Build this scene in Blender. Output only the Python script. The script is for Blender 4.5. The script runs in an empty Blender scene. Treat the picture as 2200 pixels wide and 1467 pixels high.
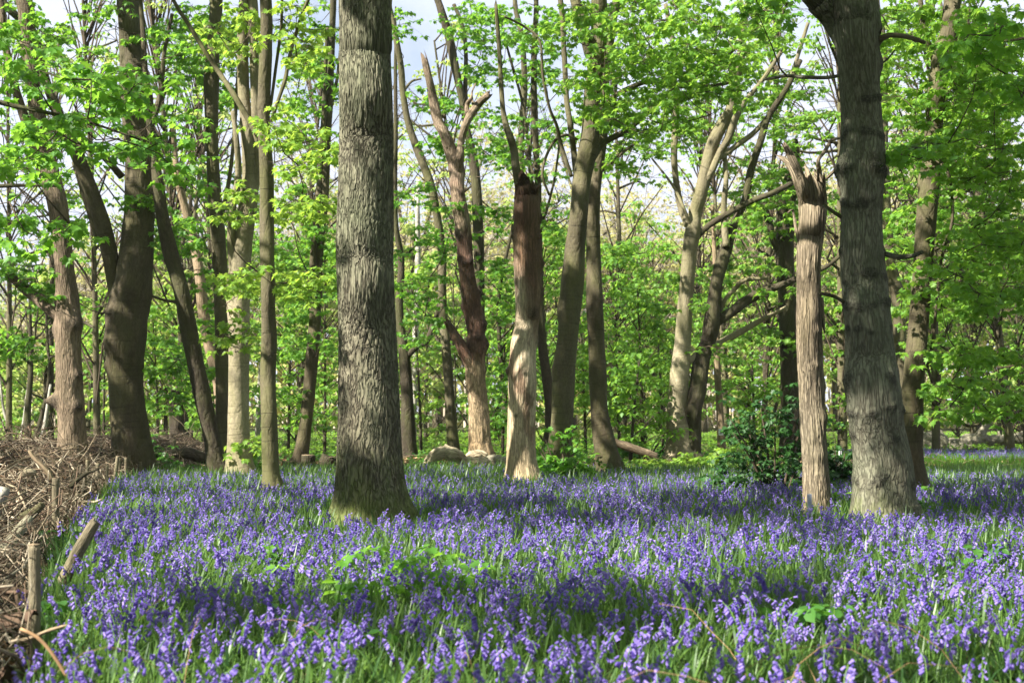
import bpy, math, random
import numpy as np
from mathutils import Vector

# ------------------------------------------------------------------ camera, sky, sun, exposure
sc = bpy.context.scene
COL = sc.collection
F_PX, CX, CY, CAM_H, PITCH = 2800.0, 1100.0, 733.5, 1.3, math.radians(3.0)
cam_d = bpy.data.cameras.new("camera")
cam = bpy.data.objects.new("camera", cam_d); COL.objects.link(cam)
cam.location = (0, 0, CAM_H); cam.rotation_euler = (math.radians(90) + PITCH, 0, 0)
cam_d.sensor_width = 36.0; cam_d.lens = F_PX / 2200.0 * 36.0
cam_d.clip_start = 0.05; cam_d.clip_end = 1500
cam_d.dof.use_dof = True; cam_d.dof.focus_distance = 15.5; cam_d.dof.aperture_fstop = 3.4
sc.camera = cam

SUN_AZ, SUN_EL = math.radians(33), math.radians(42)
SV = np.array([-math.cos(SUN_EL) * math.cos(SUN_AZ), -math.cos(SUN_EL) * math.sin(SUN_AZ), math.sin(SUN_EL)])
world = bpy.data.worlds.new("World"); sc.world = world; world.use_nodes = True
wt = world.node_tree; wt.nodes.clear()
wo = wt.nodes.new("ShaderNodeOutputWorld"); wb = wt.nodes.new("ShaderNodeBackground")
sky = wt.nodes.new("ShaderNodeTexSky"); sky.sky_type = 'NISHITA'; sky.sun_disc = False
sky.sun_elevation = SUN_EL; sky.sun_rotation = math.atan2(SV[0], SV[1]); sky.dust_density = 1.5
tc = wt.nodes.new("ShaderNodeTexCoord"); wn = wt.nodes.new("ShaderNodeTexNoise")
wn.inputs["Scale"].default_value = 3.2; wn.inputs["Detail"].default_value = 7; wn.inputs["Roughness"].default_value = 0.6
wr = wt.nodes.new("ShaderNodeValToRGB"); wr.color_ramp.elements[0].position = 0.22; wr.color_ramp.elements[1].position = 0.50
wm = wt.nodes.new("ShaderNodeMix"); wm.data_type = 'RGBA'; wm.inputs[7].default_value = (5.2, 5.6, 6.6, 1)
wt.links.new(tc.outputs["Generated"], wn.inputs["Vector"]); wt.links.new(wn.outputs["Fac"], wr.inputs["Fac"])
wt.links.new(wr.outputs["Color"], wm.inputs[0]); wt.links.new(sky.outputs["Color"], wm.inputs[6])
wt.links.new(wm.outputs[2], wb.inputs["Color"]); wb.inputs["Strength"].default_value = 0.05
wt.links.new(wb.outputs["Background"], wo.inputs["Surface"])
sun_d = bpy.data.lights.new("sun", 'SUN'); sun_d.energy = 5.0; sun_d.angle = math.radians(0.6); sun_d.color = (1.0, 0.95, 0.86)
sun = bpy.data.objects.new("sun", sun_d); COL.objects.link(sun)
sun.rotation_euler = Vector(SV).to_track_quat('Z', 'Y').to_euler()
sc.view_settings.view_transform = 'Standard'; sc.view_settings.look = 'None'
sc.view_settings.exposure = 1.92; sc.view_settings.gamma = 1.0
sc.cycles.max_bounces = 7; sc.cycles.diffuse_bounces = 4; sc.cycles.glossy_bounces = 2
sc.cycles.transmission_bounces = 5; sc.cycles.sample_clamp_indirect = 4.0
sc.cycles.caustics_reflective = False; sc.cycles.caustics_refractive = False

rng = np.random.default_rng(7)
random.seed(7)

# ------------------------------------------------------------------ picture geometry helpers
_f = np.array([0, math.cos(PITCH), math.sin(PITCH)]); _u = np.array([0, -math.sin(PITCH), math.cos(PITCH)])
def PX(px, py, D):
    """the point of the place seen at photo pixel (px, py), at distance D along the view's ground direction"""
    d = _f + np.array([(px - CX) / F_PX, 0, 0]) + _u * ((CY - py) / F_PX)
    return np.array([0, 0, CAM_H]) + d * (D / d[1])
def proj(P):
    P = np.asarray(P, float) - np.array([0, 0, CAM_H])
    dep = P @ _f; dep = np.where(np.abs(dep) < 1e-6, 1e-6, dep)
    return CX + F_PX * P[..., 0] / dep, CY - F_PX * (P @ _u) / dep, dep

# ------------------------------------------------------------------ noise
_perm = np.random.default_rng(3).permutation(256); _perm = np.concatenate([_perm, _perm, _perm])
_gr = np.random.default_rng(4).normal(size=(256, 3)); _gr /= np.linalg.norm(_gr, axis=1)[:, None]
def pn(x, y, z):
    x, y, z = np.broadcast_arrays(np.asarray(x, float), np.asarray(y, float), np.asarray(z, float))
    xi, yi, zi = np.floor(x).astype(int), np.floor(y).astype(int), np.floor(z).astype(int)
    xf, yf, zf = x - xi, y - yi, z - zi
    u, v, w = (t * t * t * (t * (t * 6 - 15) + 10) for t in (xf, yf, zf))
    r = 0
    for dx in (0, 1):
        for dy in (0, 1):
            for dz in (0, 1):
                h = _perm[_perm[_perm[(xi + dx) & 255] + ((yi + dy) & 255)] + ((zi + dz) & 255)]
                g = _gr[h]
                d = g[..., 0] * (xf - dx) + g[..., 1] * (yf - dy) + g[..., 2] * (zf - dz)
                r = r + d * np.where(dx, u, 1 - u) * np.where(dy, v, 1 - v) * np.where(dz, w, 1 - w)
    return r * 1.6
def fbm(x, y, z, o=3):
    r, a = 0, 1.0
    for i in range(o):
        r = r + a * pn(x * 2 ** i + 7.3 * i, y * 2 ** i + 1.7 * i, z * 2 ** i); a *= 0.5
    return r

# ------------------------------------------------------------------ mesh accumulator
class MB:
    def __init__(s): s.v = []; s.l = []; s.t = []; s.m = []; s.a = []; s.b = []; s.n = 0
    def add(s, V, loops, totals, mat=0, var=0.5, bark=None):
        V = np.asarray(V, float)
        s.v.append(V); s.l.append(np.asarray(loops, np.int64).ravel() + s.n); s.t.append(np.asarray(totals, np.int64))
        s.m.append(np.broadcast_to(np.asarray(mat), (len(s.t[-1]),)))
        s.a.append(np.broadcast_to(np.asarray(var, float), (len(V),)))
        s.b.append(np.zeros((len(V), 3)) if bark is None else bark)
        s.n += len(V)
    def build(s, name, mats, parent=None, origin=(0, 0, 0), smooth=True):
        V = np.concatenate(s.v) - np.asarray(origin); L = np.concatenate(s.l); T = np.concatenate(s.t)
        me = bpy.data.meshes.new(name)
        me.vertices.add(len(V)); me.vertices.foreach_set("co", V.astype(np.float32).ravel())
        me.loops.add(len(L)); me.loops.foreach_set("vertex_index", L.astype(np.int32))
        me.polygons.add(len(T)); st = np.concatenate([[0], np.cumsum(T)[:-1]])
        me.polygons.foreach_set("loop_start", st.astype(np.int32))
        me.polygons.foreach_set("material_index", np.concatenate(s.m).astype(np.int32))
        me.polygons.foreach_set("use_smooth", np.full(len(T), smooth))
        at = me.attributes.new("var", 'FLOAT', 'POINT'); at.data.foreach_set("value", np.concatenate(s.a).astype(np.float32))
        at = me.attributes.new("bark", 'FLOAT_VECTOR', 'POINT'); at.data.foreach_set("vector", np.concatenate(s.b).astype(np.float32).ravel())
        for m in (mats if isinstance(mats, (list, tuple)) else [mats]): me.materials.append(m)
        me.update(calc_edges=True)
        o = bpy.data.objects.new(name, me); COL.objects.link(o)
        if parent is not None: o.parent = parent
        return o

def inst(mb, T, P, R, S, mat=None, var=None):
    """T = (verts n*3, loops, totals, mats): copies of a small shape laid into one mesh"""
    V, L, To, M = T; N = len(P)
    if N == 0: return
    S = np.broadcast_to(np.asarray(S, float), (N,))
    W = np.einsum('nij,kj->nki', R, V) * S[:, None, None] + np.asarray(P)[:, None, :]
    k = len(V)
    LL = (np.asarray(L)[None, :] + (np.arange(N) * k)[:, None]).ravel()
    TT = np.tile(To, N); MM = np.tile(M, N) if mat is None else mat
    vv = np.repeat(var if var is not None else rng.random(N), k)
    mb.add(W.reshape(-1, 3), LL, TT, MM, vv)

def rotz(a):
    c, s, z, o = np.cos(a), np.sin(a), np.zeros_like(a), np.ones_like(a)
    return np.stack([np.stack([c, -s, z], -1), np.stack([s, c, z], -1), np.stack([z, z, o], -1)], -2)

def rott(a, s=.15):
    R = rotz(a); x, y = rng.normal(0, s, len(a)), rng.normal(0, s, len(a)); z, o = np.zeros_like(a), np.ones_like(a)
    X = np.stack([np.stack([o, z, z], -1), np.stack([z, np.cos(x), -np.sin(x)], -1), np.stack([z, np.sin(x), np.cos(x)], -1)], -2)
    Y = np.stack([np.stack([np.cos(y), z, np.sin(y)], -1), np.stack([z, o, z], -1), np.stack([-np.sin(y), z, np.cos(y)], -1)], -2)
    return X @ Y @ R
# ------------------------------------------------------------------ tubes (trunks, limbs, twigs)
def catmull(P, step):
    P = np.asarray(P, float)
    if len(P) == 2: 
        n = max(2, int(np.linalg.norm(P[1][:3] - P[0][:3]) / step) + 1)
        return P[0] + (P[1] - P[0]) * np.linspace(0, 1, n)[:, None]
    Q = np.vstack([2 * P[0] - P[1], P, 2 * P[-1] - P[-2]]); out = []
    for i in range(1, len(Q) - 2):
        a, b, c, d = Q[i - 1], Q[i], Q[i + 1], Q[i + 2]
        n = max(1, int(np.linalg.norm(c[:3] - b[:3]) / step))
        t = (np.arange(n) / n)[:, None]
        out.append(0.5 * (2 * b + (c - a) * t + (2 * a - 5 * b + 4 * c - d) * t ** 2 + (3 * b - a - 3 * c + d) * t ** 3))
    out.append(P[-1][None])
    return np.vstack(out)

def tube(mb, pts, rad, nseg=12, step=0.15, disp=None, mat=0, cap=True, var=0.5, jag=0.0):
    C = catmull(np.column_stack([pts, rad]), step)
    c, r = C[:, :3], np.maximum(C[:, 3], 0.0008)
    t = np.gradient(c, axis=0); t /= np.linalg.norm(t, axis=1)[:, None] + 1e-12
    s = np.concatenate([[0], np.cumsum(np.linalg.norm(np.diff(c, axis=0), axis=1))])
    up = np.array([1.0, 0, 0]) if abs(t[0][0]) < 0.9 else np.array([0, 1.0, 0])
    n = np.zeros_like(c); n0 = up - t[0] * (up @ t[0]); n[0] = n0 / np.linalg.norm(n0)
    for i in range(1, len(c)):
        q = n[i - 1] - t[i] * (n[i - 1] @ t[i]); n[i] = q / (np.linalg.norm(q) + 1e-12)
    b = np.cross(t, n)
    th = np.arange(nseg) / nseg * 2 * math.pi
    ct, st_ = np.cos(th)[None, :], np.sin(th)[None, :]
    dirv = n[:, None, :] * ct[..., None] + b[:, None, :] * st_[..., None]
    R = np.repeat(r[:, None], nseg, 1)
    bark = np.stack([R * 0 + r.mean() * ct, R * 0 + r.mean() * st_, np.repeat(s[:, None], nseg, 1)], -1)
    bu = np.full(R.shape, var) if np.isscalar(var) else var
    if disp is not None:
        R, bu = disp(R, dirv, np.repeat(s[:, None], nseg, 1), c[:, None, :] + dirv * R[..., None], bark)
    V = c[:, None, :] + dirv * R[..., None]
    if jag:
        w = np.clip(1 - (s[-1] - s) / (jag * 1.6), 0, 1)[:, None]
        jn = np.abs(pn(ct * 3.1 + s[-1], st_ * 3.1, 2.2)) * 1.9 + np.abs(pn(ct * 9 + 3, st_ * 9, s[-1])) * .9 - .45
        V = V + t[:, None, :] * (w * jn * jag)[..., None] - dirv * (w * R * .25 * np.clip(jn, 0, 1))[..., None]
    K = len(c); i = np.arange(K - 1)[:, None] * nseg; j = np.arange(nseg)[None, :]; j2 = (j + 1) % nseg
    L = np.stack([i + j, i + j2, i + nseg + j2, i + nseg + j], -1).reshape(-1)
    T = np.full((K - 1) * nseg, 4)
    VV = V.reshape(-1, 3)
    if cap:
        L = np.concatenate([L, np.arange(nseg)[::-1], (K - 1) * nseg + np.arange(nseg)]); T = np.concatenate([T, [nseg, nseg]])
    mb.add(VV, L, T, mat, np.asarray(bu).ravel(), bark.reshape(-1, 3))
    return c, r

# ------------------------------------------------------------------ materials
class Mat:
    def __init__(s, name):
        s.m = bpy.data.materials.new(name); s.m.use_nodes = True; s.t = s.m.node_tree; s.t.nodes.clear()
        s.out = s.t.nodes.new("ShaderNodeOutputMaterial")
    def n(s, ty, ins=None, **at):
        nd = s.t.nodes.new(ty)
        for k, v in at.items(): setattr(nd, k, v)
        for k, v in (ins or {}).items():
            if isinstance(v, bpy.types.NodeSocket): s.t.links.new(v, nd.inputs[k])
            else:
                if isinstance(v, tuple) and len(v) == 3 and nd.inputs[k].type == 'RGBA': v = (*v, 1)
                nd.inputs[k].default_value = v
        return nd
    def attr(s, name, out="Fac"): return s.n("ShaderNodeAttribute", attribute_name=name).outputs[out]
    def math(s, op, a, b=0.0, c=None):
        d = {0: a, 1: b}
        if c is not None: d[2] = c
        return s.n("ShaderNodeMath", d, operation=op).outputs[0]
    def noise(s, vec, scale, detail=3, rough=0.55, out="Fac", dist=0.0):
        return s.n("ShaderNodeTexNoise", {"Vector": vec, "Scale": scale, "Detail": detail, "Roughness": rough, "Distortion": dist}).outputs[out]
    def mapv(s, vec, sc_): return s.n("ShaderNodeMapping", {"Vector": vec, "Scale": sc_}).outputs[0]
    def mix(s, f, a, b, bt='MIX'):
        return s.n("ShaderNodeMix", {0: f, 6: a, 7: b}, data_type='RGBA', blend_type=bt).outputs[2]
    def rng(s, v, a, b, c=0.0, d=1.0):
        return s.n("ShaderNodeMapRange", {0: v, 1: a, 2: b, 3: c, 4: d}).outputs[0]
    def ramp(s, v, stops):
        nd = s.n("ShaderNodeValToRGB", {0: v}); cr = nd.color_ramp
        while len(cr.elements) < len(stops): cr.elements.new(0.5)
        for e, (p, c) in zip(cr.elements, stops): e.position = p; e.color = (*c, 1)
        return nd.outputs[0]
    def surf(s, sh): s.t.links.new(sh, s.out.inputs["Surface"]); return s.m

def lin(r, g, b): return tuple(((x / 255 + 0.055) / 1.055) ** 2.4 if x / 255 > 0.04045 else x / 255 / 12.92 for x in (r, g, b))

def bark_mat(name, stops, fur=(24, 4.5), bump=0.012, fdark=0.5, green=0.25, gcol=(0.10, 0.12, 0.035), moss_z=None, moss_amt=0.0, zmax=10.0, jitter=0.25, burr=False, lines=0.0, rough=0.9, side=0.0):
    """bark: coloured by height up the trunk (stops), furrowed along the grain"""
    g = Mat(name); v = g.attr("bark", "Vector"); pos = g.n("ShaderNodeNewGeometry").outputs["Position"]
    z = g.n("ShaderNodeSeparateXYZ", {0: pos}).outputs[2]
    jn = g.noise(g.mapv(pos, (5, 5, 1.6)), 1.0, 3)
    zz = g.math('ADD', z, g.math('MULTIPLY', g.math('SUBTRACT', jn, 0.5), jitter * 8))
    if side: zz = g.math('ADD', zz, g.math('MULTIPLY', g.n('ShaderNodeSeparateXYZ', {0: v}).outputs[0], side))
    col = g.ramp(g.math('DIVIDE', zz, zmax), [(min(1, a / zmax), c) for a, c in stops])
    warp = g.n("ShaderNodeVectorMath", {0: g.mapv(v, (fur[0], fur[0], fur[1])), 1: g.n("ShaderNodeVectorMath", {0: g.noise(g.mapv(v, (6, 6, 3)), 1.0, 3, out="Color"), 3: 1.1}, operation='SCALE').outputs[0]}, operation='ADD').outputs[0]
    n1 = g.noise(warp, 1.0, 2, 0.5)
    rid = g.math('ABSOLUTE', g.math('SUBTRACT', n1, 0.5))
    rid = g.rng(rid, 0.0, 0.11)                                 # 0 in the fissures
    fine = g.noise(g.mapv(v, (70, 70, 22)), 1.0, 3, 0.65)
    blot = g.noise(g.mapv(pos, (3.5, 3.5, 1.2)), 1.0, 4, 0.6)
    col = g.mix(g.rng(blot, 0.35, 0.7), col, g.mix(1.0, col, (0.62, 0.62, 0.6), 'MULTIPLY'))
    fc = g.rng(fine, 0.3, 0.7, 0.72, 1.25)
    col = g.mix(1.0, col, g.n("ShaderNodeCombineColor", {0: fc, 1: fc, 2: fc}).outputs[0], 'MULTIPLY')
    col = g.mix(g.math('MULTIPLY', g.math('SUBTRACT', 1.0, rid), fdark), col, (0.022, 0.016, 0.011))
    gn = g.rng(g.noise(g.mapv(pos, (2.2, 2.2, 0.8)), 1.0, 4, 0.7), 0.42, 0.68)
    col = g.mix(g.math('MULTIPLY', gn, green), col, gcol)
    if moss_z is not None:
        mz = g.rng(g.math('ADD', z, g.math('MULTIPLY', g.noise(g.mapv(pos, (7, 7, 3)), 1.0, 5, 0.75), 2.2)), moss_z + 1.75, moss_z + 0.95)
        col = g.mix(g.math('MULTIPLY', mz, moss_amt), col, (0.10, 0.13, 0.022))
    h = g.math('ADD', g.math('MULTIPLY', rid, 1.0), g.math('MULTIPLY', fine, 0.45))
    if lines:
        ln = g.rng(g.noise(g.mapv(v, (2.0, 2.0, 26)), 1.0, 2), 0.6, 0.7)
        col = g.mix(g.math('MULTIPLY', ln, lines), col, (0.03, 0.025, 0.016)); h = g.math('SUBTRACT', h, g.math('MULTIPLY', ln, 0.5))
    if burr:
        bn = g.noise(g.mapv(pos, (38, 38, 60)), 1.0, 3, 0.7); ba = g.attr("var")
        bm = g.rng(ba, 0.15, 0.6)
        col = g.mix(g.math('MULTIPLY', bm, g.rng(bn, 0.35, 0.65, 0.85, 0.2)), col, (0.014, 0.012, 0.010)); h = g.math('ADD', h, g.math('MULTIPLY', g.math('MULTIPLY', bn, bm), 1.5))
    bp = g.n("ShaderNodeBump", {"Strength": 1.0, "Distance": bump, "Height": h}).outputs[0]
    bs = g.n("ShaderNodeBsdfPrincipled", {"Base Color": col, "Roughness": rough, "Normal": bp, "Specular IOR Level": 0.2})
    return g.surf(bs.outputs[0])

def leaf_mat(name, a, b, trans, tmix=0.5, rough=0.5, spec=0.35):
    g = Mat(name); v = g.attr("var")
    col = g.ramp(v, [(0.0, a), (1.0, b)]); tcol = g.mix(1.0, g.mix(0.35, col, (1, 1, 1)), trans, 'MULTIPLY')
    p = g.n("ShaderNodeBsdfPrincipled", {"Base Color": col, "Roughness": rough, "Specular IOR Level": spec})
    t = g.n("ShaderNodeBsdfTranslucent", {"Color": g.ramp(v, [(0.0, tuple(x * .75 for x in trans)), (1.0, trans)])})
    return g.surf(g.n("ShaderNodeMixShader", {0: tmix, 1: p.outputs[0], 2: t.outputs[0]}).outputs[0])

def plain(name, c, rough=0.8, vary=0.3, scale=20):
    g = Mat(name); pos = g.n("ShaderNodeNewGeometry").outputs["Position"]
    n = g.noise(pos, scale, 4)
    f = g.rng(n, 0.3, 0.7, 1 - vary, 1 + vary)
    col = g.mix(1.0, c, g.n("ShaderNodeCombineColor", {0: f, 1: f, 2: f}).outputs[0], 'MULTIPLY')
    return g.surf(g.n("ShaderNodeBsdfPrincipled", {"Base Color": col, "Roughness": rough, "Specular IOR Level": 0.25}).outputs[0])

OAK = [(0, (0.15, 0.125, 0.08)), (1.2, (0.175, 0.155, 0.105)), (3, (0.19, 0.178, 0.122)), (9, (0.17, 0.158, 0.106))]
M = {}
M['oak'] = bark_mat("oak_bark", OAK, (36, 6.5), 0.022, 0.75, 0.45, (0.125, 0.145, 0.08), 0.2, 0.65)
M['oak_grey'] = bark_mat("grey_oak_bark", [(0, (0.17, 0.16, 0.11)), (2, (0.155, 0.15, 0.11)), (9, (0.13, 0.125, 0.09))], (34, 6), 0.012, 0.6, 0.45, (0.10, 0.12, 0.07), -0.35, 0.8, burr=True)
M['smooth'] = bark_mat("smooth_bark", [(0, (0.10, 0.083, 0.05)), (3, (0.115, 0.098, 0.06)), (9, (0.105, 0.09, 0.055))], (9, 3), 0.006, 0.15, 0.5, (0.115, 0.125, 0.035), lines=0.5)
M['smooth_pale'] = bark_mat("pale_smooth_bark", [(0, (0.28, 0.235, 0.155)), (2.2, (0.32, 0.275, 0.185)), (4.5, (0.22, 0.19, 0.12)), (9, (0.18, 0.155, 0.1))], (8, 3), 0.006, 0.15, 0.35, (0.16, 0.16, 0.05), lines=0.35)  # bark kept paler for sunlit trunks; part of the light is in the colour
M['brown'] = bark_mat("brown_bark", [(0, (0.09, 0.07, 0.042)), (3, (0.095, 0.077, 0.047)), (6, (0.12, 0.10, 0.062)), (9, (0.09, 0.078, 0.05))], (12, 3), 0.006, 0.25, 0.3, (0.10, 0.115, 0.03), lines=0.5)
M['dark'] = bark_mat("dark_bark", [(0, (0.055, 0.044, 0.03)), (9, (0.075, 0.062, 0.038))], (16, 4), 0.008, 0.4, 0.4, (0.08, 0.095, 0.025))
M['red'] = bark_mat("reddish_bark", [(0, (0.30, 0.22, 0.14)), (0.8, (0.23, 0.17, 0.115)), (3, (0.19, 0.14, 0.095)), (9, (0.16, 0.125, 0.085))], (24, 3.5), 0.010, 0.45, 0.12, burr=True)
WOOD, RB = (0.52, 0.40, 0.26), (0.17, 0.095, 0.06)
M['snag_fork'] = bark_mat("snag_bark_and_wood", [(0, (0.30, 0.2, 0.11)), (1.0, (0.40, 0.29, 0.18)), (2.0, (0.40, 0.29, 0.18)), (2.5, (0.13, 0.07, 0.045)), (5.0, (0.11, 0.06, 0.042)), (5.4, (0.33, 0.25, 0.17)), (6.3, (0.25, 0.17, 0.12)), (7.0, (0.30, 0.23, 0.16)), (9, (0.30, 0.22, 0.155))], (24, 4), 0.014, 0.6, 0.15, burr=True)
M['snag_pale'] = bark_mat("bleached_wood", [(0, (0.50, 0.38, 0.23)), (1.0, (0.60, 0.47, 0.31)), (1.3, (0.56, 0.43, 0.29)), (1.45, (0.36, 0.24, 0.16)), (1.76, (0.34, 0.23, 0.15)), (1.9, (0.60, 0.48, 0.32)), (2.7, (0.56, 0.46, 0.32)), (3.0, (0.29, 0.20, 0.14)), (3.5, RB), (4.9, (0.15, 0.085, 0.06)), (9, (0.2, 0.14, 0.09))], (34, 2.6), 0.012, 0.5, 0.12, (0.3, 0.28, 0.1), jitter=0.22, side=2.4, burr=True)
M['snag_split'] = bark_mat("split_grey_wood", [(0, (0.24, 0.18, 0.115)), (0.8, (0.31, 0.26, 0.18)), (1.5, (0.25, 0.205, 0.14)), (2.1, (0.28, 0.22, 0.15)), (2.5, (0.15, 0.115, 0.085)), (2.9, (0.28, 0.22, 0.155)), (9, (0.25, 0.205, 0.155))], (34, 2.6), 0.014, 0.6, 0.2, (0.22, 0.19, 0.07), jitter=0.2, side=.5)
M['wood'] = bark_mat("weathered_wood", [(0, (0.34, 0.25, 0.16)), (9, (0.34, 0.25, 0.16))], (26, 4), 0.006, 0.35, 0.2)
M['log'] = bark_mat("pale_log", [(0, (0.40, 0.31, 0.20)), (0.5, (0.55, 0.45, 0.30)), (9, (0.5, 0.4, 0.27))], (16, 3), 0.012, 0.45, 0.15)
M['greylog'] = bark_mat("grey_log", [(0, (0.30, 0.27, 0.2)), (9, (0.36, 0.32, 0.24))], (14, 3), 0.012, 0.35, 0.3)
M['stake'] = bark_mat("stake_wood", [(0, (0.21, 0.175, 0.115)), (9, (0.25, 0.21, 0.14))], (50, 7), 0.003, 0.3, 0.3, (0.17, 0.18, 0.08))
M['birch'] = bark_mat("birch_bark", [(0, (0.45, 0.42, 0.36)), (9, (0.5, 0.47, 0.4))], (10, 16), 0.003, 0.35, 0.1)
M['twig'] = plain("twig_bark", (0.06, 0.045, 0.028), 0.9)
M['fine_twig'] = plain("budding_twig", (0.38, 0.33, 0.26), 0.9)
M['stick_tan'] = plain('tan_stick', (0.22, 0.17, 0.11), 0.85, .4, 9); M['stick_pale'] = plain('pale_stick', (0.36, 0.30, 0.215), 0.8, .35, 9); M['stick_red'] = plain('reddish_stick', (0.13, 0.085, 0.055), 0.85, .4, 9)
M['leaf'] = leaf_mat("sycamore_leaf", (0.055, 0.175, 0.022), (0.13, 0.29, 0.035), (0.29, 0.56, 0.05), 0.5)
M['leaf_mid'] = leaf_mat("light_green_leaf", (0.075, 0.20, 0.025), (0.165, 0.32, 0.04), (0.35, 0.59, 0.06), 0.5)
M['leaf_lime_lit'] = leaf_mat("sunlit_lime_leaf", (0.20, 0.30, 0.06), (0.34, 0.43, 0.12), (0.55, 0.66, 0.16), 0.5)  # sunlight on the farther crowns is put into this brighter colour
M['leaf_deep'] = leaf_mat("deep_green_leaf", (0.035, 0.115, 0.02), (0.075, 0.20, 0.03), (0.14, 0.36, 0.03), 0.42, 0.42, 0.5)
M['leaf_yellow'] = leaf_mat("young_yellow_leaf", (0.11, 0.235, 0.025), (0.22, 0.36, 0.05), (0.42, 0.61, 0.07), 0.5)
M['leaf_bush'] = leaf_mat("bush_leaf", (0.012, 0.045, 0.012), (0.035, 0.105, 0.02), (0.06, 0.17, 0.02), 0.25, 0.5, 0.3)
M['leaf_tan'] = leaf_mat("bud_leaf", (0.34, 0.30, 0.11), (0.42, 0.44, 0.14), (0.6, 0.58, 0.2), 0.5)
M['blade'] = leaf_mat("bluebell_leaf", (0.02, 0.065, 0.018), (0.12, 0.215, 0.05), (0.20, 0.35, 0.065), 0.45, 0.4, 0.35)
M['stem'] = leaf_mat("bluebell_stem", (0.09, 0.2, 0.03), (0.16, 0.28, 0.05), (0.25, 0.45, 0.06), 0.35)
M['bell'] = leaf_mat("bluebell_petal", (0.085, 0.05, 0.32), (0.34, 0.26, 0.62), (0.33, 0.21, 0.72), 0.40, 0.5, 0.3)
M['dry'] = leaf_mat("dry_leaf", (0.20, 0.11, 0.055), (0.38, 0.25, 0.14), (0.3, 0.18, 0.08), 0.2, 0.7, 0.2)
M['straw'] = plain("dry_stalk", (0.27, 0.16, 0.08), 0.8)
M['slab'] = bark_mat('old_bark', [(0, (0.13, 0.08, 0.055)), (9, (0.13, 0.08, 0.055))], (30, 9), .01, .6, .1)
M['white'] = plain("white_board", (0.8, 0.8, 0.82), 0.5, 0.05)
M['notice_grey'] = plain("notice_print", (0.25, 0.25, 0.28), 0.6, 0.1)
M['slate'] = plain("grey_metal", (0.16, 0.18, 0.22), 0.5, 0.1)

def ground_mat(name, cols, sc_=1.2):
    g = Mat(name); pos = g.n("ShaderNodeNewGeometry").outputs["Position"]
    a = g.rng(g.noise(pos, sc_, 5, 0.65), 0.35, 0.65); b = g.noise(pos, 14, 4, 0.7)
    col = g.mix(a, cols[0], cols[1]); col = g.mix(g.rng(b, 0.45, 0.6), col, cols[2])
    bp = g.n("ShaderNodeBump", {"Strength": 1.0, "Distance": 0.05, "Height": b}).outputs[0]
    return g.surf(g.n("ShaderNodeBsdfPrincipled", {"Base Color": col, "Roughness": 0.95, "Normal": bp, "Specular IOR Level": 0.1}).outputs[0])
M['ground'] = ground_mat("woodland_floor", ((0.045, 0.06, 0.02), (0.06, 0.10, 0.022), (0.075, 0.05, 0.03)))
M['litter'] = ground_mat("leaf_litter", ((0.030, 0.02, 0.014), (0.055, 0.036, 0.024), (0.012, 0.009, 0.006)), 5)  # heap's mound; shade of the gaps between sticks is in the dark colour
M['path'] = ground_mat("trodden_earth", ((0.22, 0.16, 0.11), (0.27, 0.2, 0.14), (0.18, 0.13, 0.08)), 2)

# ------------------------------------------------------------------ object bookkeeping
LABELS = set()
def tag(o, label=None, cat=None, group=None, kind=None):
    if label: o["label"] = label
    if cat: o["category"] = cat
    if group: o["group"] = group
    if kind: o["kind"] = kind
    return o
def thing(name, loc, label, cat, group=None):
    o = bpy.data.objects.new(name, None); o.location = tuple(float(x) for x in loc); o.empty_display_size = 0.2
    COL.objects.link(o); return tag(o, label, cat, group)

# ------------------------------------------------------------------ leaves
def ngon_leaf(half, fold=0.12, bend=0.0):
    V = [(x, y, abs(x) * fold - bend * y * y) for x, y in half]
    n = len(half); W = V + [(-x, y, z) for x, y, z in V[1:-1]]
    l1 = list(range(n)); l2 = [0] + [n - 1] + [n + i for i in range(n - 3, -1, -1)]
    return (np.array(W, float), np.array(l1[::-1] + l2[::-1]), np.array([n, n]), np.array([0, 0]))
SYC = ngon_leaf([(0, 0), (0.30, -0.06), (0.26, 0.10), (0.56, 0.26), (0.31, 0.36), (0.36, 0.66), (0.12, 0.60), (0, 1.0)], 0.18, 0.18)
OVAL = ngon_leaf([(0, 0), (0.36, 0.22), (0.34, 0.62), (0, 1.0)], 0.2, 0.2)
DIAM = ngon_leaf([(0, 0), (0.42, 0.42), (0, 1.0)], 0.25, 0.2)

def leaf_R(head, droop, roll):
    ch, sh, cd, sd = np.cos(head), np.sin(head), np.cos(droop), np.sin(droop)
    y = np.stack([ch * cd, sh * cd, -sd], -1)
    s0 = np.stack([-sh, ch, np.zeros_like(ch)], -1) * -1
    n0 = np.cross(s0, y)
    cr, sr = np.cos(roll)[:, None], np.sin(roll)[:, None]
    x = s0 * cr + n0 * sr; z = np.cross(x, y)
    return np.stack([x, y, z], -1)

def tufts(mb, P, size, k=5, tmpl=SYC, mat=0, spread=0.35, droop=(0.1, 0.95), bias=None):
    """whorls of k leaves round each point of P"""
    N = len(P)
    if N == 0: return
    base = rng.random(N) * 6.283
    h = (base[:, None] + np.arange(k)[None] * 6.283 / k + rng.normal(0, 0.35, (N, k))).ravel()
    d = rng.uniform(droop[0], droop[1], N * k)
    R = leaf_R(h, d, rng.normal(0, 0.35, N * k))
    P2 = np.repeat(P, k, 0) + R[:, :, 1] * (spread * size * rng.uniform(0.4, 1.3, N * k))[:, None]
    tv = np.repeat(rng.random(N), k)
    inst(mb, tmpl, P2, R, size * rng.uniform(0.65, 1.2, N * k), mat, np.clip(tv * 0.6 + rng.random(N * k) * 0.4, 0, 1))

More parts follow.
